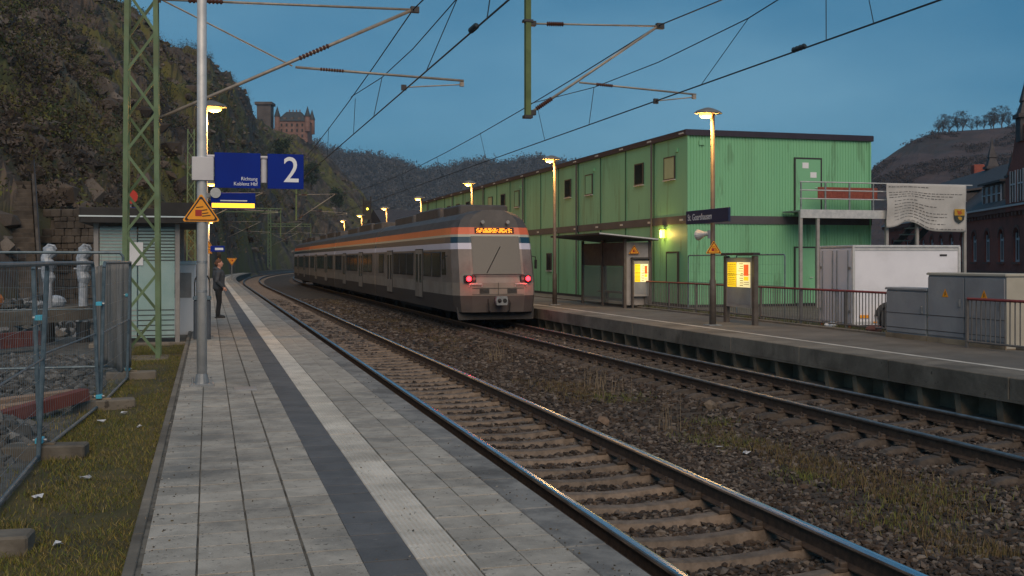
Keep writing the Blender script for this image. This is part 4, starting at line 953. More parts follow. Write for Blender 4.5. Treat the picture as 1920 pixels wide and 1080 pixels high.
def door(parent, x0, x1, z0, z1, y=-.058, m_='wall_green'):
    d = MB().bbox(x0, x1, y, y+.05, z0, z1, .004).build('door', m_, parent); f = MB()
    for a, b, c, e in ((x0-.06, x0, z0, z1+.06), (x1, x1+.06, z0, z1+.06), (x0, x1, z1, z1+.06)): f.box(a, b, y-.012, y+.05, c, e)
    f.build('frame', 'frame_dark', d); MB().tube([(x1-.12, y-.04, z0+1.02), (x1-.26, y-.04, z0+1.02)], .014, 6).build('handle', 'galv', d); return d
d = door(gb, 4.72, 5.85, 3.95, 6.12)
MB().box(5.02,5.30,-.066,-.059,5.75,5.98).build('notice', 'paper', d); MB().box(5.38,5.66,-.066,-.059,5.38,5.60).build('notice', 'paper', d)
door(gb, 4.72, 5.60, BZ+.1, 2.55)
dd2 = MB().box(-.068,-.004,.75,1.75,BZ+.1,2.35).build('side_door', 'wall_green', gb)
m = MB(); m.box(-.08,-.003,.69,.75,BZ+.1,2.41); m.box(-.08,-.003,1.75,1.81,BZ+.1,2.41); m.box(-.08,-.003,.75,1.75,2.35,2.41); m.build('frame', 'frame_dark', dd2)
wlp = MB().bbox(-.22,-.06,1.95,2.11,2.98,3.30,.02).build('wall_lantern', 'lantern', gb)
MB().box(-.25,-.05,1.92,2.14,3.31,3.34).build('lantern_cap', 'frame_dark', wlp)
li = bpy.data.lights.new('lantern_light', 'POINT'); li.energy = 26; li.color = (1, .62, .15); li.shadow_soft_size = .08
lo = bpy.data.objects.new('lantern_light', li); lo.location = (-.34, 2.03, 3.12); link(lo, gb)
for x, z in ((.5, 6.55),): MB().box(x, x+.22, -.06, -.037, z, z+.2).build('vent_cover', 'wall_green', gb)
for i in (0, 3, 7): MB().box(-.065, -.004, MW*i+.8, MW*i+1.0, 6.35, 6.5).build('vent_cover', 'wall_green', gb)

# outside walkway with stairs
wk = empty('outside_walkway', (0, 0, 0)); tag(wk, 'raised steel walkway with railing at the green gable end', 'walkway')
WY0, WY1, WX0, WX1, WZ = 36.6, 37.9, 22.0, 29.6, 4.0
MB().box(WX0, WX1, WY0, WY1, WZ-.06, WZ).build('deck', 'galv_dark', wk); MB().box(WX0, 25.85, WY0-.05, WY0-.002, WZ-.30, WZ+.03).build('deck_fascia', 'galv', wk)
MB().box(25.85, WX1, WY0-.05, WY0-.002, WZ-.30, WZ+.03).build('deck_fascia', 'galv_dark', wk)
for x in (22.05, 22.8, 25.9, 27.3, 29.55): 
    MB().bbox(x-.06, x+.06, WY0-.03, WY0+.09, .2, WZ-.06, .01).build('post', 'post_grey', wk)
for x in np.linspace(22.05, 29.55, 8): MB().box(x-.025, x+.025, WY0-.02, WY0+.03, WZ, WZ+1.1).build('baluster', 'galv_dark', wk)
for z in (.45, .78, 1.1): MB().tube([(22.0, WY0, WZ+z), (29.9 if z == 1.1 else 29.6, WY0, WZ+z)], .024, 8).build('rail', 'galv', wk)
MB().box(23.1, 25.8, WY0+.5, WY0+.52, WZ+.5, WZ+.95).build('screen_board', 'brick', wk)
m = MB(); m.bar((25.8, 37.6, 3.9), (21.9+1.2, 36.9, 3.9), .1, .1); m.build('beam', 'galv_dark', wk)
fl = MB()
for i in range(14): fl.box(29.4-.27*i-.27, 29.4-.27*i, 38.2, 39.2, WZ-.27*i-.06, WZ-.27*i-.02)
fl.build('stair_treads', 'galv_dark', wk)
for y in (38.15, 39.25): MB().bar((29.5, y, WZ-.05), (25.6, y, .25), .05, .25).build('stair_stringer', 'near_black', wk)
MB().box(28.9, 29.62, WY1, 39.3, WZ-.06, WZ).build('landing', 'galv_dark', wk)
# cloth banner hung on the railing
bnr = empty('banner', (25.72, WY0-.19, 0)); tag(bnr, 'large pale cloth banner with rows of print hung on the railing', 'banner')
V = []; F = []; nx, nz_ = 48, 20; BW = 3.72
def bz0(u): return 3.20 + .42*max(0, 1-abs(u-.33)/.22)*.55 + .22*(1-u)*(u < .6) - .05
def bpt(u, v):
    x = BW*u; bot = 3.20 + (.34*math.exp(-((u-.30)/.17)**2)) + .18*(u < .12)*(1-u/.12)*0 + .26*max(0, .5-u)
    z = 5.10 + (bot-5.10)*v; y = -.05*v*math.sin(u*9+2) - .03*math.sin(u*23+v*5)*v + .02*math.sin(v*9+u*3)
    return (x, y - .02, z)
for i in range(nx+1):
    for j in range(nz_+1): V.append(bpt(i/nx, j/nz_))
n = nz_+1; o = npmesh('cloth', V, [(i*n+j, (i+1)*n+j, (i+1)*n+j+1, i*n+j+1) for i in range(nx) for j in range(nz_)], 'cloth', bnr, smooth=True)
so = o.modifiers.new('thick', 'SOLIDIFY'); so.thickness = .006; so.offset = 1
pr = MB(); rows = [(.08,.03,.52,.028),(.21,.03,.95,.022),(.265,.03,.83,.022),(.32,.03,.72,.022),(.41,.10,.38,.02),(.49,.10,.62,.02),(.56,.10,.47,.02),(.63,.10,.75,.02),(.70,.10,.75,.02),(.775,.10,.62,.02),(.85,.10,.72,.02),(.95,.22,.96,.02)]
for v, u0, u1, hh in rows:
    u = u0
    while u < u1:
        w = random.uniform(.02, .06); e = min(u+w, u1); q = u
        while q < e:
            q2_ = min(q+.011, e); hv = hh*random.choice((.55,.6,.9))/1.9*1.9
            A, B_ = Vector(bpt(q, v-hv/2)), Vector(bpt(q2_-.003, v+hv/2))
            pr.add([(A.x, min(A.y,B_.y)-.012, A.z), (B_.x, min(A.y,B_.y)-.012, A.z), (B_.x, min(A.y,B_.y)-.012, B_.z), (A.x, min(A.y,B_.y)-.012, B_.z)], [(0,1,2,3)]); q = q2_
        u = e + .011
o = pr.build('print_rows', 'ink', bnr); o['kind'] = 'stuff'
cx, cz_ = BW*.905, 3.86
crest = MB().prism([(cx-.24,-.075,cz_+.26),(cx-.24,-.075,cz_),(cx+.24,-.075,cz_),(cx+.24,-.075,cz_+.26)], (0,.01,0)).build('crest', 'gold', bnr)
MB().prism([(cx-.24,-.076,cz_),(cx-.20,-.076,cz_-.18),(cx,-.076,cz_-.31),(cx+.20,-.076,cz_-.18),(cx+.24,-.076,cz_)], (0,.01,0)).build('crest_field', 'shield_dark', crest)
m = MB(); m.prism([(cx-.09,-.082,cz_+.05),(cx+.02,-.082,cz_+.03),(cx+.13,-.082,cz_+.10),(cx+.06,-.082,cz_+.15),(cx+.10,-.082,cz_+.23),(cx-.02,-.082,cz_+.17),(cx-.14,-.082,cz_+.21),(cx-.10,-.082,cz_+.12)], (0,.006,0)); m.build('crest_figure', 'shield_red', crest)
m = MB(); m.prism([(cx-.10,-.083,cz_-.05),(cx-.04,-.083,cz_-.17),(cx+.08,-.083,cz_-.19),(cx+.11,-.083,cz_-.08),(cx+.02,-.083,cz_-.04)], (0,.006,0)); m.build('crest_figure', 'gold', crest)

# ================================================================== TRAILER
tr_ = empty('box_trailer', (16.29, 24.47, .22), math.atan2(24.05-24.47, 19.23-16.29)); tag(tr_, 'white box trailer with twin rear doors behind the platform fence', 'trailer')
TL, TW = 2.97, 2.03
MB().bbox(0, TL, 0, TW, .14, 2.18, .02).build('box_body', 'truck_white', tr_)
MB().bbox(-.03, TL+.03, -.03, TW+.03, 2.18, 2.24, .015).build('roof_edge', 'galv', tr_)
for k in (0, 1):
    dr = MB().bbox(-.035, -.002, .04+k*.99, .99+k*.99, .18, 2.14, .006).build('rear_door', 'truck_white', tr_)
    y = .99+k*.04 if k == 0 else 1.06
    MB().tube([(-.05, y+(-.1 if k == 0 else .1), .2), (-.05, y+(-.1 if k == 0 else .1), 2.1)], .018, 8).build('locking_bar', 'galv_dark', dr)
    for z in (.45, 1.6): MB().box(-.06, -.036, .06+k*1.75, .20+k*1.75, z, z+.07).build('hinge', 'galv_dark', dr)
    MB().box(-.062, -.04, y+(-.16 if k == 0 else .02), y+(-.02 if k == 0 else .16), 1.0, 1.06).build('handle', 'frame_dark', dr)
for x, y in ((0, 0), (TL, 0), (0, TW)): MB().bbox(x-.035, x+.035, y-.035, y+.035, .12, 2.2, .01).build('corner_post', 'galv', tr_)
MB().box(TL-.55, TL-.35, -.012, -.001, 1.95, 2.0).build('badge', 'frame_dark', tr_)
for z in (.17, 2.10): MB().box(.04, TL-.04, -.014, -.002, z, z+.06).build('side_rail', 'galv', tr_)
for x in (.55, 1.5, 2.45): MB().box(x, x+.09, -.03, -.002, .19, .23).build('marker_light', 'warn_yellow', tr_)
for y in (.22, 1.81): MB().tube([(-.05, y, .2), (-.05, y, 2.1)], .016, 8).build('locking_bar', 'galv_dark', tr_)
for y in (.10, 1.80): MB().bbox(-.05, -.01, y, y+.13, .02, .12, .01).build('rear_lamp', 'red_print', tr_)
MB().box(.18, .42, -.025, -.002, .32, .40).build('number_plate', 'warn_yellow', tr_)
MB().box(.0, TL, .05, TW-.05, .02, .14).build('chassis', 'near_black', tr_)
for y in (-.10, TW+.10):
    m = MB(); m.tube([(1.0, y-.09, .33), (1.0, y+.09, .33)], .33, 20); w_ = m.build('wheel', 'rubber', tr_)
    MB().tube([(1.0, y-.10, .33), (1.0, y+.10, .33)], .17, 14).build('rim', 'galv', w_)
    m = MB(); m.loft([[(1.0+.42*math.cos(a), y-.13, .33+.42*math.sin(a)), (1.0+.42*math.cos(a), y+.13, .33+.42*math.sin(a)), (1.0+.39*math.cos(a), y+.13, .33+.39*math.sin(a)), (1.0+.39*math.cos(a), y-.13, .33+.39*math.sin(a))] for a in np.linspace(.1, 3.04, 12)]); m.build('mudguard', 'near_black', w_)

# ================================================================== CABINETS, FENCES, FURNITURE ON THE FAR PLATFORM
def cabinet(y0, y1, h, lab, nd, warn):
    c = empty('switch_cabinet', (13.75, y0, QZ)); tag(c, lab, 'cabinet', 'grey switch cabinets on the far platform'); w = y1-y0
    MB().bbox(0, .42, 0, w, .0, h, .012).build('housing', 'cab_grey', c); MB().bbox(-.03, .45, -.03, w+.03, h, h+.05, .015).build('lid', 'cab_lit_beige' if warn else 'cab_grey', c)
    MB().box(.0, .42, -.012, -.002, .02, h-.02).build('lit_end_face', 'cab_lit_beige', c)  # thin sheet with the light on the end face painted in
    MB().box(-.02, .44, -.01, w+.01, -.02, .10).build('plinth', 'concrete_dark', c)
    for k in range(nd):
        a, b = w*k/nd+.02, w*(k+1)/nd-.02; d_ = MB().bbox(-.022, -.002, a, b, .14, h-.04, .005).build('door', 'cab_grey', c)
        MB().bbox(-.05, -.02, a+.08, a+.13, h*.55, h*.55+.14, .005).build('handle', 'galv_dark', d_)
        if warn:
            q = (a+b)/2; MB().prism([(-.027, q-.09, h-.42), (-.027, q+.09, h-.42), (-.027, q, h-.26)], (.004, 0, 0)).build('warning_mark', 'warn_yellow', d_)
            MB().prism([(-.030, q+.02, h-.40), (-.030, q-.025, h-.36), (-.030, q+.0, h-.36), (-.030, q-.02, h-.31), (-.030, q+.02, h-.35), (-.030, q, h-.355)], (.003, 0, 0)).build('flash', 'black', d_)
    for z in (.22, .52): MB().box(-.026, -.003, 0, w, z, z+.012).build('seam_line', 'frame_dark', c)
cabinet(15.95, 18.10, 1.32, 'larger grey switch cabinet with two yellow warning triangles', 2, True)
cabinet(18.14, 19.45, 1.0, 'smaller lower grey cabinet next to the tall cabinet', 1, False)
def guard(y0, y1, x, lab):
    g = empty('guard_railing', (x, y0, QZ)); tag(g, lab, 'railing', 'guard railings on the far platform'); L = y1-y0; n = max(1, round(L/1.95))
    MB().tube([(0,0,.90),(0,L,.90)], .026, 8).build('top_rail', 'fence_red', g); MB().tube([(0,0,.12),(0,L,.12)], .02, 8).build('bottom_rail', 'fence_grey', g)
    for i in range(n+1): MB().bbox(-.025,.025,L*i/n-.025,L*i/n+.025,-.02,.92,.005).build('post', 'fence_grey', g)
    bme = MB().box(-.008,.008,-.008,.008,.13,.88).mesh('bar', 'fence_grey')
    nb = int(L/.12)
    for i in range(1, nb): child(bme, 'bar', g, (0, L*i/nb, 0))
guard(19.65, 35.4, 14.2, 'long barred guard railing with red top rail behind the far platform')
guard(9.8, 16.6, 13.45, 'short barred guard railing in front of the tall switch cabinet')
# construction panel behind
for i, (y, lab) in enumerate(((26.2, 'mesh fence panel behind the lit timetable case'), (29.6, 'mesh fence panel left of the timetable case, before the green wall'))):
    o = copy_tree(fp); o.location = (15.3, y, .22); o.rotation_euler = (0, 0, R(-4)); tag(o, lab, 'fence', 'mesh fence panels by the green building')
# station name board on the nearest lamp post
nb_ = empty('station_name_board', (11.88, 24.05, 0)); tag(nb_, 'dark blue board reading St. Goarshausen on the far platform lamp post', 'sign')
pn = MB().bbox(-.03,.03,-1.17,1.17,2.98,3.32,.008).build('panel', 'sign_navy', nb_)
text('St. Goarshausen', .235, 'sign_white', pn, (-.0325, 1.06, 3.07), (R(90), 0, R(-90)), sx=.88)
MB().tube([(.03,0,3.15),(.12,0,3.15)], .03, 8).build('bracket', 'galv_dark', nb_)
ls = empty('loudspeaker', (11.9, 24.0, 2.72)); tag(ls, 'grey horn loudspeaker under the station name board', 'loudspeaker')
m = MB(); m.tube([(-.02,.0,0),(-.08,.08,-.01),(-.16,.22,-.03),(-.17,.25,-.03)], [.05,.06,.13,.14], 14); m.build('horn', 'galv', ls); MB().tube([(0,0,-.12),(0,0,.08)], .04, 8).build('bracket', 'galv_dark', ls)
o = copy_tree(ws); o.location = (11.98, 23.9, 2.22); o.scale = (.85,.85,.85); tag(o, 'yellow warning triangle on the post under the station name board')
# lit timetable case
def info_case(loc, lab):
    c = empty('timetable_case', loc); tag(c, lab, 'display case')
    for y in (-.75, .75): MB().bbox(-.06,.06,y-.07,y+.07,-.02,1.72,.01).build('post', 'pole_brown', c)
    f = MB().bbox(-.05,.05,-.68,.68,.42,1.68,.01).build('case', 'post_grey', c)
    MB().box(-.055,-.051,-.60,.60,.50,.92).build('lower_panel', 'cab_grey', f)
    MB().box(-.058,-.051,.12,.60,.93,1.56).build('poster', 'poster_y', f); MB().box(-.058,-.051,-.60,.10,.93,1.56).build('poster', 'poster_w', f)
    MB().box(-.062,-.0585,-.52,-.28,1.22,1.50).build('red_notice', 'poster_r', f); MB().box(-.062,-.0585,-.52,-.28,1.10,1.20).build('yellow_notice', 'poster_y', f)
    m = MB()
    for z in np.arange(.97,1.52,.048):
        y = .15
        while y < .56: w = random.uniform(.03,.10); m.box(-.0605,-.0585,y,min(y+w,.57),z,z+.016); y += w+.02
    for z in np.arange(.97,1.52,.06): m.box(-.0605,-.0585,-.24,-.24+random.uniform(.12,.30),z,z+.018)
    m.box(-.0605,-.0585,-.55,-.27,1.0,1.012); m.box(-.0605,-.0585,-.55,-.27,1.05,1.062); m.box(-.0605,-.0585,.105,.115,.93,1.56); m.box(-.0605,-.0585,-.6,.6,1.245,1.255)
    o = m.build('print_rows', 'poster_ink', f); o['kind'] = 'stuff'
    MB().bbox(-.12,.08,-.86,.86,1.74,1.80,.01).build('canopy', 'frame_dark', c)
    li = bpy.data.lights.new('case_light', 'POINT'); li.energy = 3; li.color = (1, .8, .2); li.shadow_soft_size = .2
    lo = bpy.data.objects.new('case_light', li); lo.location = (-.35, 0, 1.35); link(lo, c); return c
info_case((13.0, 24.45, QZ), 'brightly lit yellow timetable case beside the nearest far platform lamp post')
# far platform shelter
s2_ = empty('platform_shelter', (13.5, 33.5, QZ)); tag(s2_, 'glazed waiting shelter with sloping roof on the far platform', 'shelter')
for x, y in ((0,0),(.9,0),(.9,4.2),(0,4.2),(0,2.1)): MB().bbox(x-.045,x+.045,y-.045,y+.045,0,2.33,.008).build('post', 'pole_brown', s2_)
rf2 = MB().loft([[(-1.1,-.5,2.46),(1.0,-.5,2.27),(1.0,-.5,2.33),(-1.1,-.5,2.52)],[(-1.1,4.7,2.46),(1.0,4.7,2.27),(1.0,4.7,2.33),(-1.1,4.7,2.52)]]).build('roof', 'roof_dark', s2_)
MB().bar((-1.1,-.506,2.505),(1.0,-.506,2.315),.008,.04).build('roof_edge', 'galv', rf2)
MB().box(-.02,.02,.06,2.04,1.42,2.22).build('upper_board', 'pole_brown', s2_); MB().box(-.02,.02,2.16,4.14,1.42,2.22).build('upper_board', 'pole_brown', s2_)
for y0, y1 in ((.06,2.04),(2.16,4.14)): MB().box(-.012,.012,y0,y1,.12,1.39).build('glass_pane', 'glass_clear', s2_)
MB().box(.885,.915,.06,4.14,.12,2.22).build('back_pane', 'glass_clear', s2_); MB().box(.06,.84,4.19,4.21,.12,2.22).build('end_pane', 'glass_clear', s2_)
MB().box(.055,.845,-.015,.015,.10,2.22).build('end_panel', 'post_grey', s2_)
m = MB(); m.bbox(.4,.8,.5,3.7,.44,.49,.01); m.box(.55,.65,.8,.9,0,.44); m.box(.55,.65,3.2,3.3,0,.44); m.build('bench', 'timber', s2_)
o = info_case((14.02, 33.36, QZ), 'smaller lit yellow notice case at the far platform shelter'); o.scale = (1,.40,.95); o.rotation_euler = (0, 0, R(90))
o = copy_tree(ws); o.location = (13.80, 33.40, QZ+1.82); o.scale = (.8,.8,.8); tag(o, 'yellow warning triangle on the far platform shelter')

# ================================================================== BRICK BUILDING (right)
A_, B_ = Vector((49.07, 53.6, 0)), Vector((70.23, 99.56, 0)); BLn = (B_-A_).length
bb = empty('brick_building', A_, math.atan2(B_.y-A_.y, B_.x-A_.x)); tag(bb, 'dark red brick building with arched windows and slate roof', 'building')
# local x runs along the front, local y goes back to the left-hand side (negative y = behind the front wall)
DEP = 14.0
MB().box(0, BLn, -DEP, -.25, 0.0, 6.0).build('core', 'brick', bb)
xs = [2.2+3.4*i for i in range(14)]
def wall_with_openings(z0, z1, wz0, wz1, ww, name):
    m = MB(); x = 0
    for c in xs:
        m.box(x, c-ww/2, -.25, .0, z0, z1); m.box(c-ww/2, c+ww/2, -.25, 0, z0, wz0)
        n = 6; arc = [(c+ww/2*math.cos(a), wz1-ww/2+ww/2*math.sin(a)) for a in np.linspace(math.pi, 0, n+1)]
        for (xa, za), (xb, zb) in zip(arc[:-1], arc[1:]): m.prism([(xa,-.25,za),(xb,-.25,zb),(xb,-.25,z1),(xa,-.25,z1)], (0,.25,0))
        x = c+ww/2
    m.box(x, BLn, -.25, 0, z0, z1); m.build(name, 'brick', bb)
wall_with_openings(1.3, 5.3, 1.95, 4.25, 1.25, 'front_wall'); wall_with_openings(-2.2, 1.1, -1.6, .55, 1.25, 'ground_floor_wall')
for c in xs:
    for z0, z1 in ((1.95, 4.2), (-1.6, .5)):
        g = MB().box(c-.6, c+.6, -.22, -.17, z0, z1).build('window', 'glass_dark', bb)
        m = MB(); m.box(c-.60,c-.53,-.17,-.12,z0,z1-.3); m.box(c+.53,c+.60,-.17,-.12,z0,z1-.3); m.box(c-.04,c+.04,-.17,-.12,z0,z1-.1); m.box(c-.53,c-.04,-.17,-.125,z0+1.45,z0+1.6); m.box(c+.04,c+.53,-.17,-.125,z0+1.45,z0+1.6); m.box(c-.53,c+.53,-.17,-.125,z0,z0+.14)
        m.build('frame', 'win_white', g); MB().box(c-.75,c+.75,-.05,.12,z0-.16,z0-.02).build('sill', 'brick_trim', g)
    m = MB(); rr_ = [( .78*math.cos(a), .78*math.sin(a)) for a in np.linspace(math.pi, 0, 9)]
    m.loft([[(c+q*x, yy, 4.25-.625+q*z) for q, yy in ((.82,.002),(.82,.06),(1.0,.06),(1.0,.002))] for x, z in rr_]); m.build('window_arch', 'brick_trim', bb)
MB().box(-.1, BLn+.1, -.3, .18, 1.1, 1.3).build('string_course', 'brick_trim', bb); MB().box(-.2, BLn+.2, -.3, .30, 5.3, 5.62).build('cornice', 'brick_trim', bb)
MB().box(-.25, BLn+.25, -.3, .45, 5.62, 5.74).build('gutter', 'win_white', bb)
m = MB()
for i in range(int(BLn/.8)): m.box(.2+.8*i, .5+.8*i, .0, .2, 5.02, 5.3)
m.build('corbels', 'brick_trim', bb)['kind'] = 'stuff'
MB().loft([[(-.3,.4,5.74),(-.3,-DEP-.4,5.74),(-.3,-DEP*.62,10.2),(-.3,-DEP*.38,10.2)],[(BLn+.3,.4,5.74),(BLn+.3,-DEP-.4,5.74),(BLn+.3,-DEP*.62,10.2),(BLn+.3,-DEP*.38,10.2)]]).build('roof', 'slate', bb)
for x0, w in ((9.5, 5.2), (22.0, 5.2), (34.5, 5.2)):
    dm = MB().box(x0, x0+w, -3.2, -.3, 5.74, 7.55).build('dormer', 'slate', bb)
    MB().loft([[(x0-.2,.0,7.55),(x0+w+.2,.0,7.55),(x0+w+.2,-4.6,8.1),(x0-.2,-4.6,8.1)],[(x0-.2,.0,7.7),(x0+w+.2,.0,7.7),(x0+w+.2,-4.6,8.25),(x0-.2,-4.6,8.25)]]).build('dormer_roof', 'slate', dm)
    for k in range(4):
        q = x0+.4+1.2*k; MB().box(q, q+.8, -.3, -.24, 6.1, 7.3).build('dormer_window', 'glass_dark', dm)
        m = MB(); m.box(q-.08,q,-.3,-.2,6.0,7.4); m.box(q+.8,q+.88,-.3,-.2,6.0,7.4); m.box(q,q+.8,-.3,-.2,6.0,6.1); m.box(q,q+.8,-.3,-.2,6.75,6.82); m.build('dormer_frame', 'win_white', dm)
gcx = 3.6                                                    # tall front gable near the right picture edge
gg = MB().prism([(gcx-3.3,.32,5.3),(gcx+3.3,.32,5.3),(gcx+3.3,.32,7.6),(gcx+1.9,.32,8.7),(gcx+1.1,.32,10.3),(gcx,.32,11.2),(gcx-1.1,.32,10.3),(gcx-1.9,.32,8.7),(gcx-3.3,.32,7.6)], (0,-5,0)).build('front_gable', 'brick', bb)
for dx in (-1.6, 0, 1.6):
    MB().box(gcx+dx-.5, gcx+dx+.5, .30, .34, 5.9, 7.9).build('gable_window', 'glass_dark', gg)
    m = MB(); m.box(gcx+dx-.58,gcx+dx-.5,.3,.38,5.85,7.95); m.box(gcx+dx+.5,gcx+dx+.58,.3,.38,5.85,7.95); m.box(gcx+dx-.04,gcx+dx+.04,.33,.37,5.9,7.9); m.box(gcx+dx-.5,gcx+dx+.5,.33,.37,7.0,7.1); m.build('gable_frame', 'win_white', gg)
def pinnacle(x, y, z, s):
    pm = MB(); pm.box(x-.5*s,x+.5*s,y-.5*s,y+.5*s,z-1.5*s,z); pm.box(x-.65*s,x+.65*s,y-.65*s,y+.65*s,z,z+.25*s)
    pm.loft([[(x-q*s,y-q*s,z+h*s),(x+q*s,y-q*s,z+h*s),(x+q*s,y+q*s,z+h*s),(x-q*s,y+q*s,z+h*s)] for q, h in ((.5,.25),(.28,1.0),(.34,1.1),(.12,2.2),(.02,3.0))]); pm.build('pinnacle', 'slate', bb)
pinnacle(gcx, 0, 11.2, 1.0); pinnacle(gcx-3.0, 0, 7.6, .6); pinnacle(gcx+3.0, 0, 7.6, .6); pinnacle(31.5, -5.6, 10.2, .95)
for x in (14, 27, 41): MB().bbox(x-.6,x+.6,-7.4,-6.4,9.6,11.4,.05).build('chimney', 'brick', bb)
# low dark houses beyond the far platform
def house(name, x, y, rz, w, d, h, rh, m_, lab):
    o = empty(name, (x, y, 0), rz); tag(o, lab, 'building')
    MB().box(0, w, 0, d, 0, h).build('wall', m_, o)
    MB().loft([[(-.4,-.4,h),(-.4,d+.4,h),(-.4,d*.5,h+rh)],[(w+.4,-.4,h),(w+.4,d+.4,h),(w+.4,d*.5,h+rh)]]).build('roof', 'slate', o)
    for i in range(int(w/2.4)):
        g = MB().box(.9+2.4*i, 1.9+2.4*i, -.03, .0-.003, h*.35, h*.35+1.2).build('window', 'glass_dark', o); MB().box(.82+2.4*i, 1.98+2.4*i, -.06, -.004, h*.35-.1, h*.35-.02).build('sill', 'win_white', g)
house('brick_shed', 17.0, 104.0, R(5), 11, 9, 5.2, 2.0, 'brick', 'low dark brick shed beyond the green building')
house('station_house', 60.0, 118.0, R(8), 22, 10, 8.0, 4.0, 'plaster_dark', 'dark plastered house seen between green building and banner')
sg_ = empty('railway_signal', P(101, 14.3, 0)); tag(sg_, 'dark lattice signal tower with one yellow light beyond the train', 'signal')
for sx in (-.35, .35): MB().box(sx-.05, sx+.05, -.05, .05, 0, 8.1).build('post', 'near_black', sg_)
m = MB()
for i in range(14): m.box(-.35, .35, -.03, .03, .8+.52*i, .9+.52*i)
m.build('rungs', 'near_black', sg_); MB().box(-.30,.30,-.2,-.05,5.9,7.7).build('signal_head', 'black', sg_); MB().tube([(0,-.24,6.9),(0,-.2,6.9)], .10, 12).build('signal_lamp', 'signal_lamp', sg_)

# ================================================================== CASTLE
ca = empty('castle', (25.85, 439.76, 46.0), math.atan2(436.04-439.76, 38.87-25.85)); tag(ca, 'pinkish brick castle with slate roofs on the hilltop', 'castle')
kw = MB().box(1.0, 13.2, 0, 10, 0, 12.2).build('keep_wall', 'castle_brick', ca)
MB().box(-1.0, 1.0, 1.0, 9, 0, 9.0).build('side_wing', 'castle_brick', ca); MB().box(7.2, 13.6, -1.6, 0.1, 0, 5.0).build('bastion', 'castle_brick', ca)
for r in range(3):
    for i in range(5): MB().box(2.4+2.1*i, 3.1+2.1*i, -.08, .02, 5.6+2.2*r, 6.8+2.2*r).build('window', 'near_black', kw)
MB().loft([[(.6,-.4,12.2),(13.4,-.4,12.2),(13.4,10.4,12.2),(.6,10.4,12.2)],[(4.0,3.6,16.4),(9.8,3.6,16.4),(9.8,6.4,16.4),(4.0,6.4,16.4)]]).build('roof', 'castle_roof', ca)
for i in range(3): MB().box(3.4+2.9*i, 4.6+2.9*i, .3, 1.8, 12.6, 13.8).build('roof_dormer', 'castle_stone', ca)
for x, y in ((13.2, .2), (1.0, .2), (13.2, 9.8)):
    t_ = MB().tube([(x, y, 8.0), (x, y, 14.0)], 1.15, 12).build('corner_turret', 'castle_brick', ca)
    MB().lathe([(1.35, 0), (.75, 1.8), (.05, 4.2)], (x, y, 14.0), 12).build('turret_roof', 'castle_roof', t_)
for i in range(4): MB().tube([(5.0+1.4*i, 5, 16.2), (5.0+1.4*i, 5, 17.4)], .25, 6).build('chimney', 'castle_brick', ca)
tw = MB().box(-7.8, -2.2, 2.5, 8.1, 4.0, 19.2).build('tower', 'castle_stone', ca); MB().box(-8.6, -1.6, 1.9, 8.7, 19.2, 20.3).build('tower_parapet', 'castle_stone', tw)
MB().box(-6, 16, -4, 12, -8, .4).build('base_rock', 'castle_stone', ca)

# ================================================================== TREES on the ridges
def bare_tree(h, seed):
    rnd = random.Random(seed); root = empty('bare_tree'); tk = MB(); tw = MB()
    tk.tube([(0,0,-1.5),(.1,0,h*.10),(-.1,.1,h*.25)], [h*.03,h*.024,h*.017], 7)
    def grow(p, d, l, r, lev):
        q = p + d*l; (tk if lev < 1 else tw).tube([p, (p+q)/2 + Vector((rnd.uniform(-.1,.1), rnd.uniform(-.1,.1), .05))*l, q], [r, r*.8, r*.55], 5 if lev < 2 else 3, False)
        if lev == 4: return
        for _ in range(3):
            nd = (d + Vector((rnd.uniform(-1,1), rnd.uniform(-1,1), rnd.uniform(-.3,.6)))*.8).normalized(); grow(p + d*l*rnd.uniform(.35,1), nd, l*rnd.uniform(.5,.85), max(r*.6, .035), lev+1)
    for _ in range(5):
        grow(Vector((0,0,h*rnd.uniform(.08,.26))), Vector((rnd.uniform(-.7,.7), rnd.uniform(-.7,.7), 1)).normalized(), h*rnd.uniform(.22,.34), h*.014, 0)
    tk.build('trunk', 'bark', root); tw.build('crown', 'bark', root)
    pts = []
    for _ in range(46):
        a = rnd.uniform(0, 6.283); q = rnd.random()**.6; z = rnd.uniform(.22, .95); w = math.sin(math.pi*min(1, (z-.1)/.9))**.7*.36
        pts.append((h*w*q*math.cos(a), h*w*q*math.sin(a), h*z*.95))
    c = clumps('twigs', np.array(pts), RNG.uniform(h*.05, h*.10, len(pts)), 34, h*.03, [(.03,.025,.022),(.045,.037,.032)], None, kind='thing'); del c['kind']; c.parent = root
    return root
pro = [bare_tree(13, 3), bare_tree(11, 8), bare_tree(15, 21)]
spots = [.40,.404,.41,.418,.4225,.431,.436,.4425,.449,.4515,.459,.4655,.474,.481]
used = [False]*3
pos_words = ['leftmost', 'second from left', 'third from left', 'fourth from left', 'fifth from left', 'sixth from left', 'seventh from left', 'eighth from left', 'ninth from left', 'tenth from left', 'eleventh from left', 'twelfth from left', 'thirteenth from left', 'rightmost']
for i, k in enumerate(spots):
    j = (i*2) % 3; o = copy_tree(pro[j]) if used[j] else pro[j]; used[j] = True
    r = 548 + random.uniform(-6, 2); x, y = polar(k, r); o.location = (x, y, h_right(k, r)-.3); o.rotation_euler = (0, 0, random.uniform(0, 6)); s = random.uniform(.55, .9); o.scale = (s, s, s)
    tag(o, 'bare tree on the mauve hilltop skyline, ' + pos_words[i], 'tree', 'bare trees on the right hilltop')
big = []
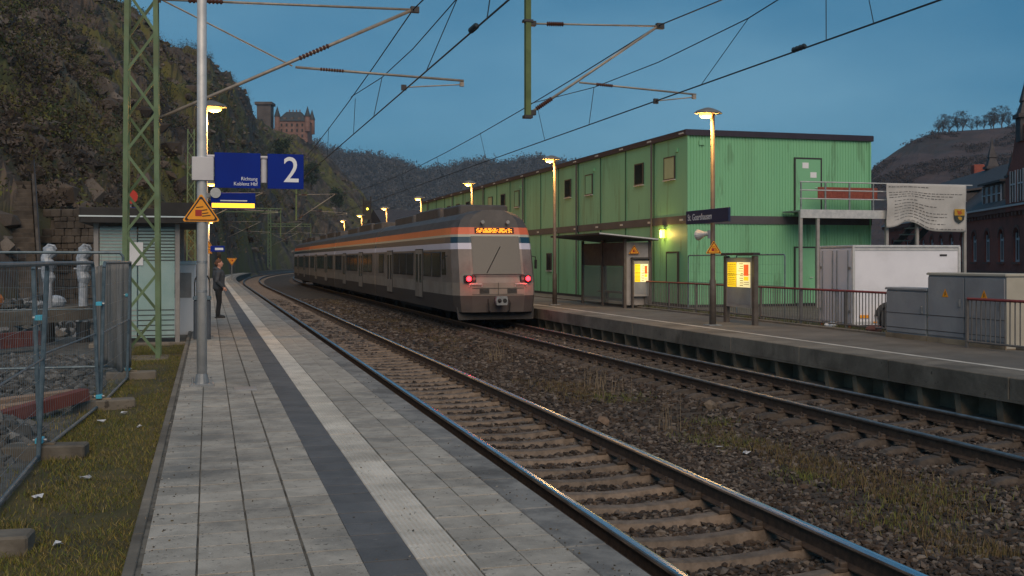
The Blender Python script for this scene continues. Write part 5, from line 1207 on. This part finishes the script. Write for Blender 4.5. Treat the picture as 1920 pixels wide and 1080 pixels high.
for i, (k, r, s, lab) in enumerate(((-.216, 300, .9, 'dark leafy evergreen on the slope below the castle'), (-.188, 330, .8, 'second evergreen below the castle, nearer the bend'), (-.165, 335, .7, 'round evergreen right of the blue number sign'))):
    x, y = polar(k, r); z = h_left(k, r); o = empty('evergreen_tree', (x, y, z)); tag(o, lab, 'tree', 'evergreens below the castle')
    MB().tube([(0,0,-1),(0,0,5*s),(.1,0,9*s)], [.35*s,.25*s,.1*s], 6).build('trunk', 'bark', o)
    pts = np.array([(random.uniform(-2.2,2.2)*s, random.uniform(-2.2,2.2)*s, random.uniform(2.0,9.5)*s) for _ in range(26)])
    c = clumps('crown', pts, RNG.uniform(1.1*s, 2.0*s, 26), 46, .7, [(.022,.038,.018),(.03,.05,.02),(.018,.03,.016)], None, kind='thing'); del c['kind']; c.parent = o

# ================================================================== PERSON waiting on the near platform
pe = empty('person', (.30, 32.6, PZ), R(-90)); tag(pe, 'person in dark grey hooded jacket and black trousers facing the tracks', 'person')
# local frame: +y is where the person faces (towards the tracks)
def remesh(o, vox, it=3):
    r = o.modifiers.new('skin', 'REMESH'); r.mode = 'VOXEL'; r.voxel_size = vox; r.use_smooth_shade = True
    s = o.modifiers.new('smooth', 'SMOOTH'); s.factor = .5; s.iterations = it
b = MB()
b.ell((0,.02,1.60), .075,.095,.115, 14, 10); b.ell((0,.055,1.545), .055,.06,.06, 10, 7)                      # skull, jaw
b.tube([(0,.105,1.615),(0,.135,1.585),(0,.108,1.572)], [.010,.018,.010], 8)                                     # nose
for sx in (-1, 1): b.ell((sx*.077,.01,1.595), .012,.022,.034, 8, 6); b.ell((sx*.032,.105,1.613), .014,.010,.009, 8, 5)
b.ell((0,.112,1.542), .026,.010,.008, 8, 5)
b.tube([(0,0,1.38),(0,.01,1.50)], [.062,.052], 12)
b.tube([(0,0,.88),(0,0,1.1),(0,0,1.3),(0,0,1.42)], [.13,.12,.15,.10], 14)
for sx in (-1, 1):
    b.tube([(sx*.09,0,.90),(sx*.10,.015,.48),(sx*.10,-.015,.09)], [.075,.052,.036], 10)
    sh_ = Vector((sx*.185,0,1.36)); el = Vector((sx*.25,-.05 if sx > 0 else -.10,1.08)); wr = Vector((sx*.20,.13 if sx > 0 else -.02,.90 if sx > 0 else .98))
    b.tube([sh_, el, wr], [.05,.042,.028], 10); dv = (wr-el).normalized(); pc = wr+dv*.05
    b.ell(tuple(pc), .022,.042,.045, 10, 7); side = dv.cross(Vector((sx,0,0))).normalized()
    for f in range(4):
        root_ = pc + side*(.03-.02*f) + dv*.03; l = (.06,.07,.066,.05)[f]; mid = root_ + dv*l*.6; tip = mid + (dv*.5 - Vector((sx*.6,0,0))).normalized()*l*.5
        b.tube([tuple(root_), tuple(mid), tuple(tip)], [.0095,.009,.007], 6)
    th0 = pc + side*.03 - dv*.01; b.tube([tuple(th0), tuple(th0+side*.03+dv*.02), tuple(th0+side*.035+dv*.05)], [.012,.011,.008], 6)
body = b.build('body', 'skin', pe); remesh(body, .008, 2)
h = MB(); h.ell((0,-.005,1.645), .084,.10,.085, 14, 9); h.ell((0,-.045,1.60), .080,.062,.09, 12, 8); h.tube([(0,.075,1.69),(0,.03,1.725),(0,-.05,1.70)], [.03,.035,.03], 8)
remesh(h.build('hair', 'hair', pe), .012, 2)
j = MB(); j.tube([(0,0,.84),(0,.005,.92),(0,.01,1.08),(0,.0,1.25),(0,-.01,1.37),(0,-.005,1.44)], [.165,.175,.165,.185,.165,.09], 16)
for sx in (-1, 1):
    j.ell((sx*.15,0,1.34), .085,.09,.085, 10, 7); sh_ = (sx*.185,0,1.35); el = (sx*.25,-.05 if sx > 0 else -.10,1.08); wr = (sx*.205,.115 if sx > 0 else -.03,.92 if sx > 0 else .995)
    j.tube([sh_, el, wr], [.078,.068,.052], 12)
j.tube([(-.10,.02,1.44),(-.09,-.07,1.45),(0,-.11,1.44),(.09,-.07,1.45),(.10,.02,1.44)], [.035,.055,.065,.055,.035], 10)
remesh(j.build('jacket', 'jacket', pe), .012, 3)
tr2 = MB(); tr2.tube([(0,0,.92),(0,0,.80)], [.155,.135], 14)
for sx in (-1, 1): tr2.tube([(sx*.085,0,.86),(sx*.095,.0,.70),(sx*.10,.018,.48),(sx*.10,-.01,.25),(sx*.10,-.02,.07)], [.105,.095,.075,.066,.066], 12)
remesh(tr2.build('trousers', 'trousers', pe), .012, 3)
for sx in (-1, 1):
    f = MB(); f.tube([(sx*.10,-.085,.045),(sx*.10,-.03,.06),(sx*.102,.06,.05),(sx*.104,.155,.035),(sx*.104,.19,.032)], [.034,.048,.045,.036,.02], 10); f.box(sx*.102-.045,sx*.102+.045,-.11,.19,.0,.022); remesh(f.build('shoe', 'black', pe), .01, 1)

# ================================================================== GRASS, WEEDS, LITTER
def blades(name, pts, hgt, wid, pal, label, lean_=.5):
    N = len(pts); pts = np.asarray(pts); a = RNG.uniform(0, 6.283, N); hh = hgt*RNG.uniform(.5, 1.3, N); w = wid*RNG.uniform(.6, 1.3, N)
    dx, dy = np.cos(a)*w/2, np.sin(a)*w/2; la = RNG.uniform(0, 6.283, N); ll = RNG.uniform(0, lean_, N)*hh
    z0 = np.zeros(N); b0 = pts + np.stack([-dx,-dy,z0], 1); b1 = pts + np.stack([dx,dy,z0], 1)
    m0 = pts + np.stack([np.cos(la)*ll*.35, np.sin(la)*ll*.35, hh*.6], 1); mA = m0 + np.stack([-dx,-dy,z0], 1)*.7; mB_ = m0 + np.stack([dx,dy,z0], 1)*.7
    tp = pts + np.stack([np.cos(la)*ll, np.sin(la)*ll, hh], 1)
    V = np.stack([b0, b1, mB_, mA, tp], 1).reshape(-1, 3); i = np.arange(N)*5
    F = np.concatenate([np.stack([i, i+1, i+2], 1), np.stack([i, i+2, i+3], 1), np.stack([i+3, i+2, i+4], 1)])
    pal = np.array(pal); c = pal[RNG.integers(0, len(pal), N)]*RNG.uniform(.7, 1.3, (N, 1)); o = npmesh(name, V, F, 'grass_blade', None, np.repeat(c, 5, 0)); tag(o, label, kind='stuff'); return o
g = []
while len(g) < 62000:
    y = 3.0 + 27*random.random()**1.7; x = random.uniform(-2.1, -.46)
    d_ = noise.noise((x*1.7, y*.9, 2.0))
    if x < -1.45 and random.random() < .8: continue
    if d_ < -.22 and random.random() < .75: continue
    g.append((x, y, .19))
blades('verge_grass', g, .055, .007, [(.16,.15,.018),(.20,.165,.03),(.105,.12,.014),(.20,.145,.04),(.07,.055,.015),(.25,.195,.07),(.085,.11,.012)], 'short yellowish green grass along the platform edge', 1.2)
g = []; gg_ = []
while len(g) < 13000:
    y = 7 + 58*random.random()**1.6; x = random.gauss(6.55, .5)
    if not 5.3 < x < 7.7: continue
    if noise.noise((x*.8, y*.30, 5.0)) < random.uniform(-.05, .25): continue
    g.append((x, y, bedz(x, y)))
blades('dry_weeds', g, .085, .008, [(.12,.08,.035),(.155,.108,.05),(.08,.052,.025),(.115,.095,.03)], 'brown dry weeds growing between the two tracks', .8)
for cx, cy, r, nn in ((6.4,12.5,.35,500),(6.2,10.2,.25,300),(6.9,9.0,.4,600),(6.6,17.0,.3,400),(5.9,8.2,.3,350),(7.0,14.0,.2,200)):
    for _ in range(nn): x, y = random.gauss(cx, r), random.gauss(cy, r); gg_.append((x, y, bedz(x, y)))
blades('green_tufts', gg_, .075, .008, [(.12,.14,.025),(.16,.15,.035),(.08,.10,.02)], 'small green grass tufts between the tracks', .9)
st = []
for cx, cy, nn, hh in ((6.85,18.5,40,.55),(6.7,17.3,26,.45),(6.0,13.4,30,.3),(6.4,24,30,.4)):
    for _ in range(nn): x, y = random.gauss(cx, .16), random.gauss(cy, .16); st.append((x, y, bedz(x, y)))
blades('tall_stalks', st, .45, .009, [(.22,.17,.11),(.15,.11,.07)], 'tall dry plant stalks between the tracks', .35)
g = []
while len(g) < 2600:
    y = random.uniform(20, 36); x = random.gauss(14.35, .12); g.append((x, y, QZ if x < 14.6 else .24))
blades('fence_weeds', g, .12, .01, [(.12,.10,.05),(.10,.11,.03)], 'dull weeds under the far platform railing', .8)
lit = [(-.95,13.5,'crumpled white paper scrap on the grass, nearest the timber'),(-1.15,12.9,'flat white scrap on the grass left of another'),(-.75,12.4,'white paper scrap close to the platform kerb'),(-1.0,9.6,'white scrap in the middle of the grass strip'),
       (-1.25,8.9,'grey white scrap near the third fence foot'),(-.95,7.4,'white litter scrap on the nearest grass'),(6.1,12.0,'bluish white scrap on the ballast'),(6.25,11.6,'smaller bluish scrap on the ballast beside another')]
for x, y, lab in lit:
    m = MB(); V = [(random.uniform(-.06,.06), random.uniform(-.05,.05), random.uniform(.0,.045)) for _ in range(7)]
    m.add(V, [(0,1,2),(1,3,2),(3,4,2),(4,5,0),(5,6,1),(6,0,3)]); o = m.build('paper_scrap', 'litter', None, (x, y, (.215 if x < 2 else bedz(x, y)+.03))); tag(o, lab, 'litter', 'scraps of litter')
o = stones('kerb_stone', [(5.25, 13.8, -.17)], np.array([.085]), pal=[(.24,.16,.11)]); del o['kind']; tag(o, 'large pale stone on the ballast by the near track', 'stone')
o = stones('flat_stone', [(7.55, 15.2, -.2)], np.array([.11]), pal=[(.2,.155,.115)]); del o['kind']; tag(o, 'flat tan stone beside the far track', 'stone')
for i, (x, y, s, lab) in enumerate(((14.25, 20.6, .16, 'pinkish litter bundle under the railing end'), (14.3, 22.4, .13, 'pale litter bundle under the long railing'))):
    m = MB(); m.ell((0,0,s*.5), s*1.3, s, s*.6, 9, 6); o = m.build('litter_bundle', 'brick_trim' if i == 0 else 'litter', None, (x, y, QZ)); tag(o, lab, 'litter')

pts = []
for _ in range(700):
    y = 5 + 30*random.random()**1.8; x = random.choice((random.gauss(-.3, .1), random.uniform(-.38, 2.2), random.gauss(2.1, .1)))
    if -.38 < x < 2.28: pts.append((x, y, PZ+.003))
stones('platform_grit', pts, RNG.uniform(.003, .009, len(pts)), pal=[(.10,.088,.07),(.16,.13,.10),(.34,.32,.29),(.10,.075,.04)], label='fine grit and leaf crumbs scattered on the near platform')
# ================================================================== HAZE in the valley air
hz = MB().box(-2500, 2500, -600, 2600, -3.0, 175.0).build('haze', 'black'); hz['kind'] = 'stuff'; hz['label'] = 'thin blue evening haze filling the valley'
hm = bpy.data.materials.new('haze'); hm.use_nodes = True; t = hm.node_tree; t.nodes.clear()
ho = t.nodes.new('ShaderNodeOutputMaterial'); pv = t.nodes.new('ShaderNodeVolumePrincipled'); pv.inputs['Density'].default_value = 0.00020; pv.inputs['Color'].default_value = (.66, .84, 1.0, 1); pv.inputs['Anisotropy'].default_value = 0.2
t.links.new(pv.outputs['Volume'], ho.inputs['Volume']); hz.data.materials.clear(); hz.data.materials.append(hm)
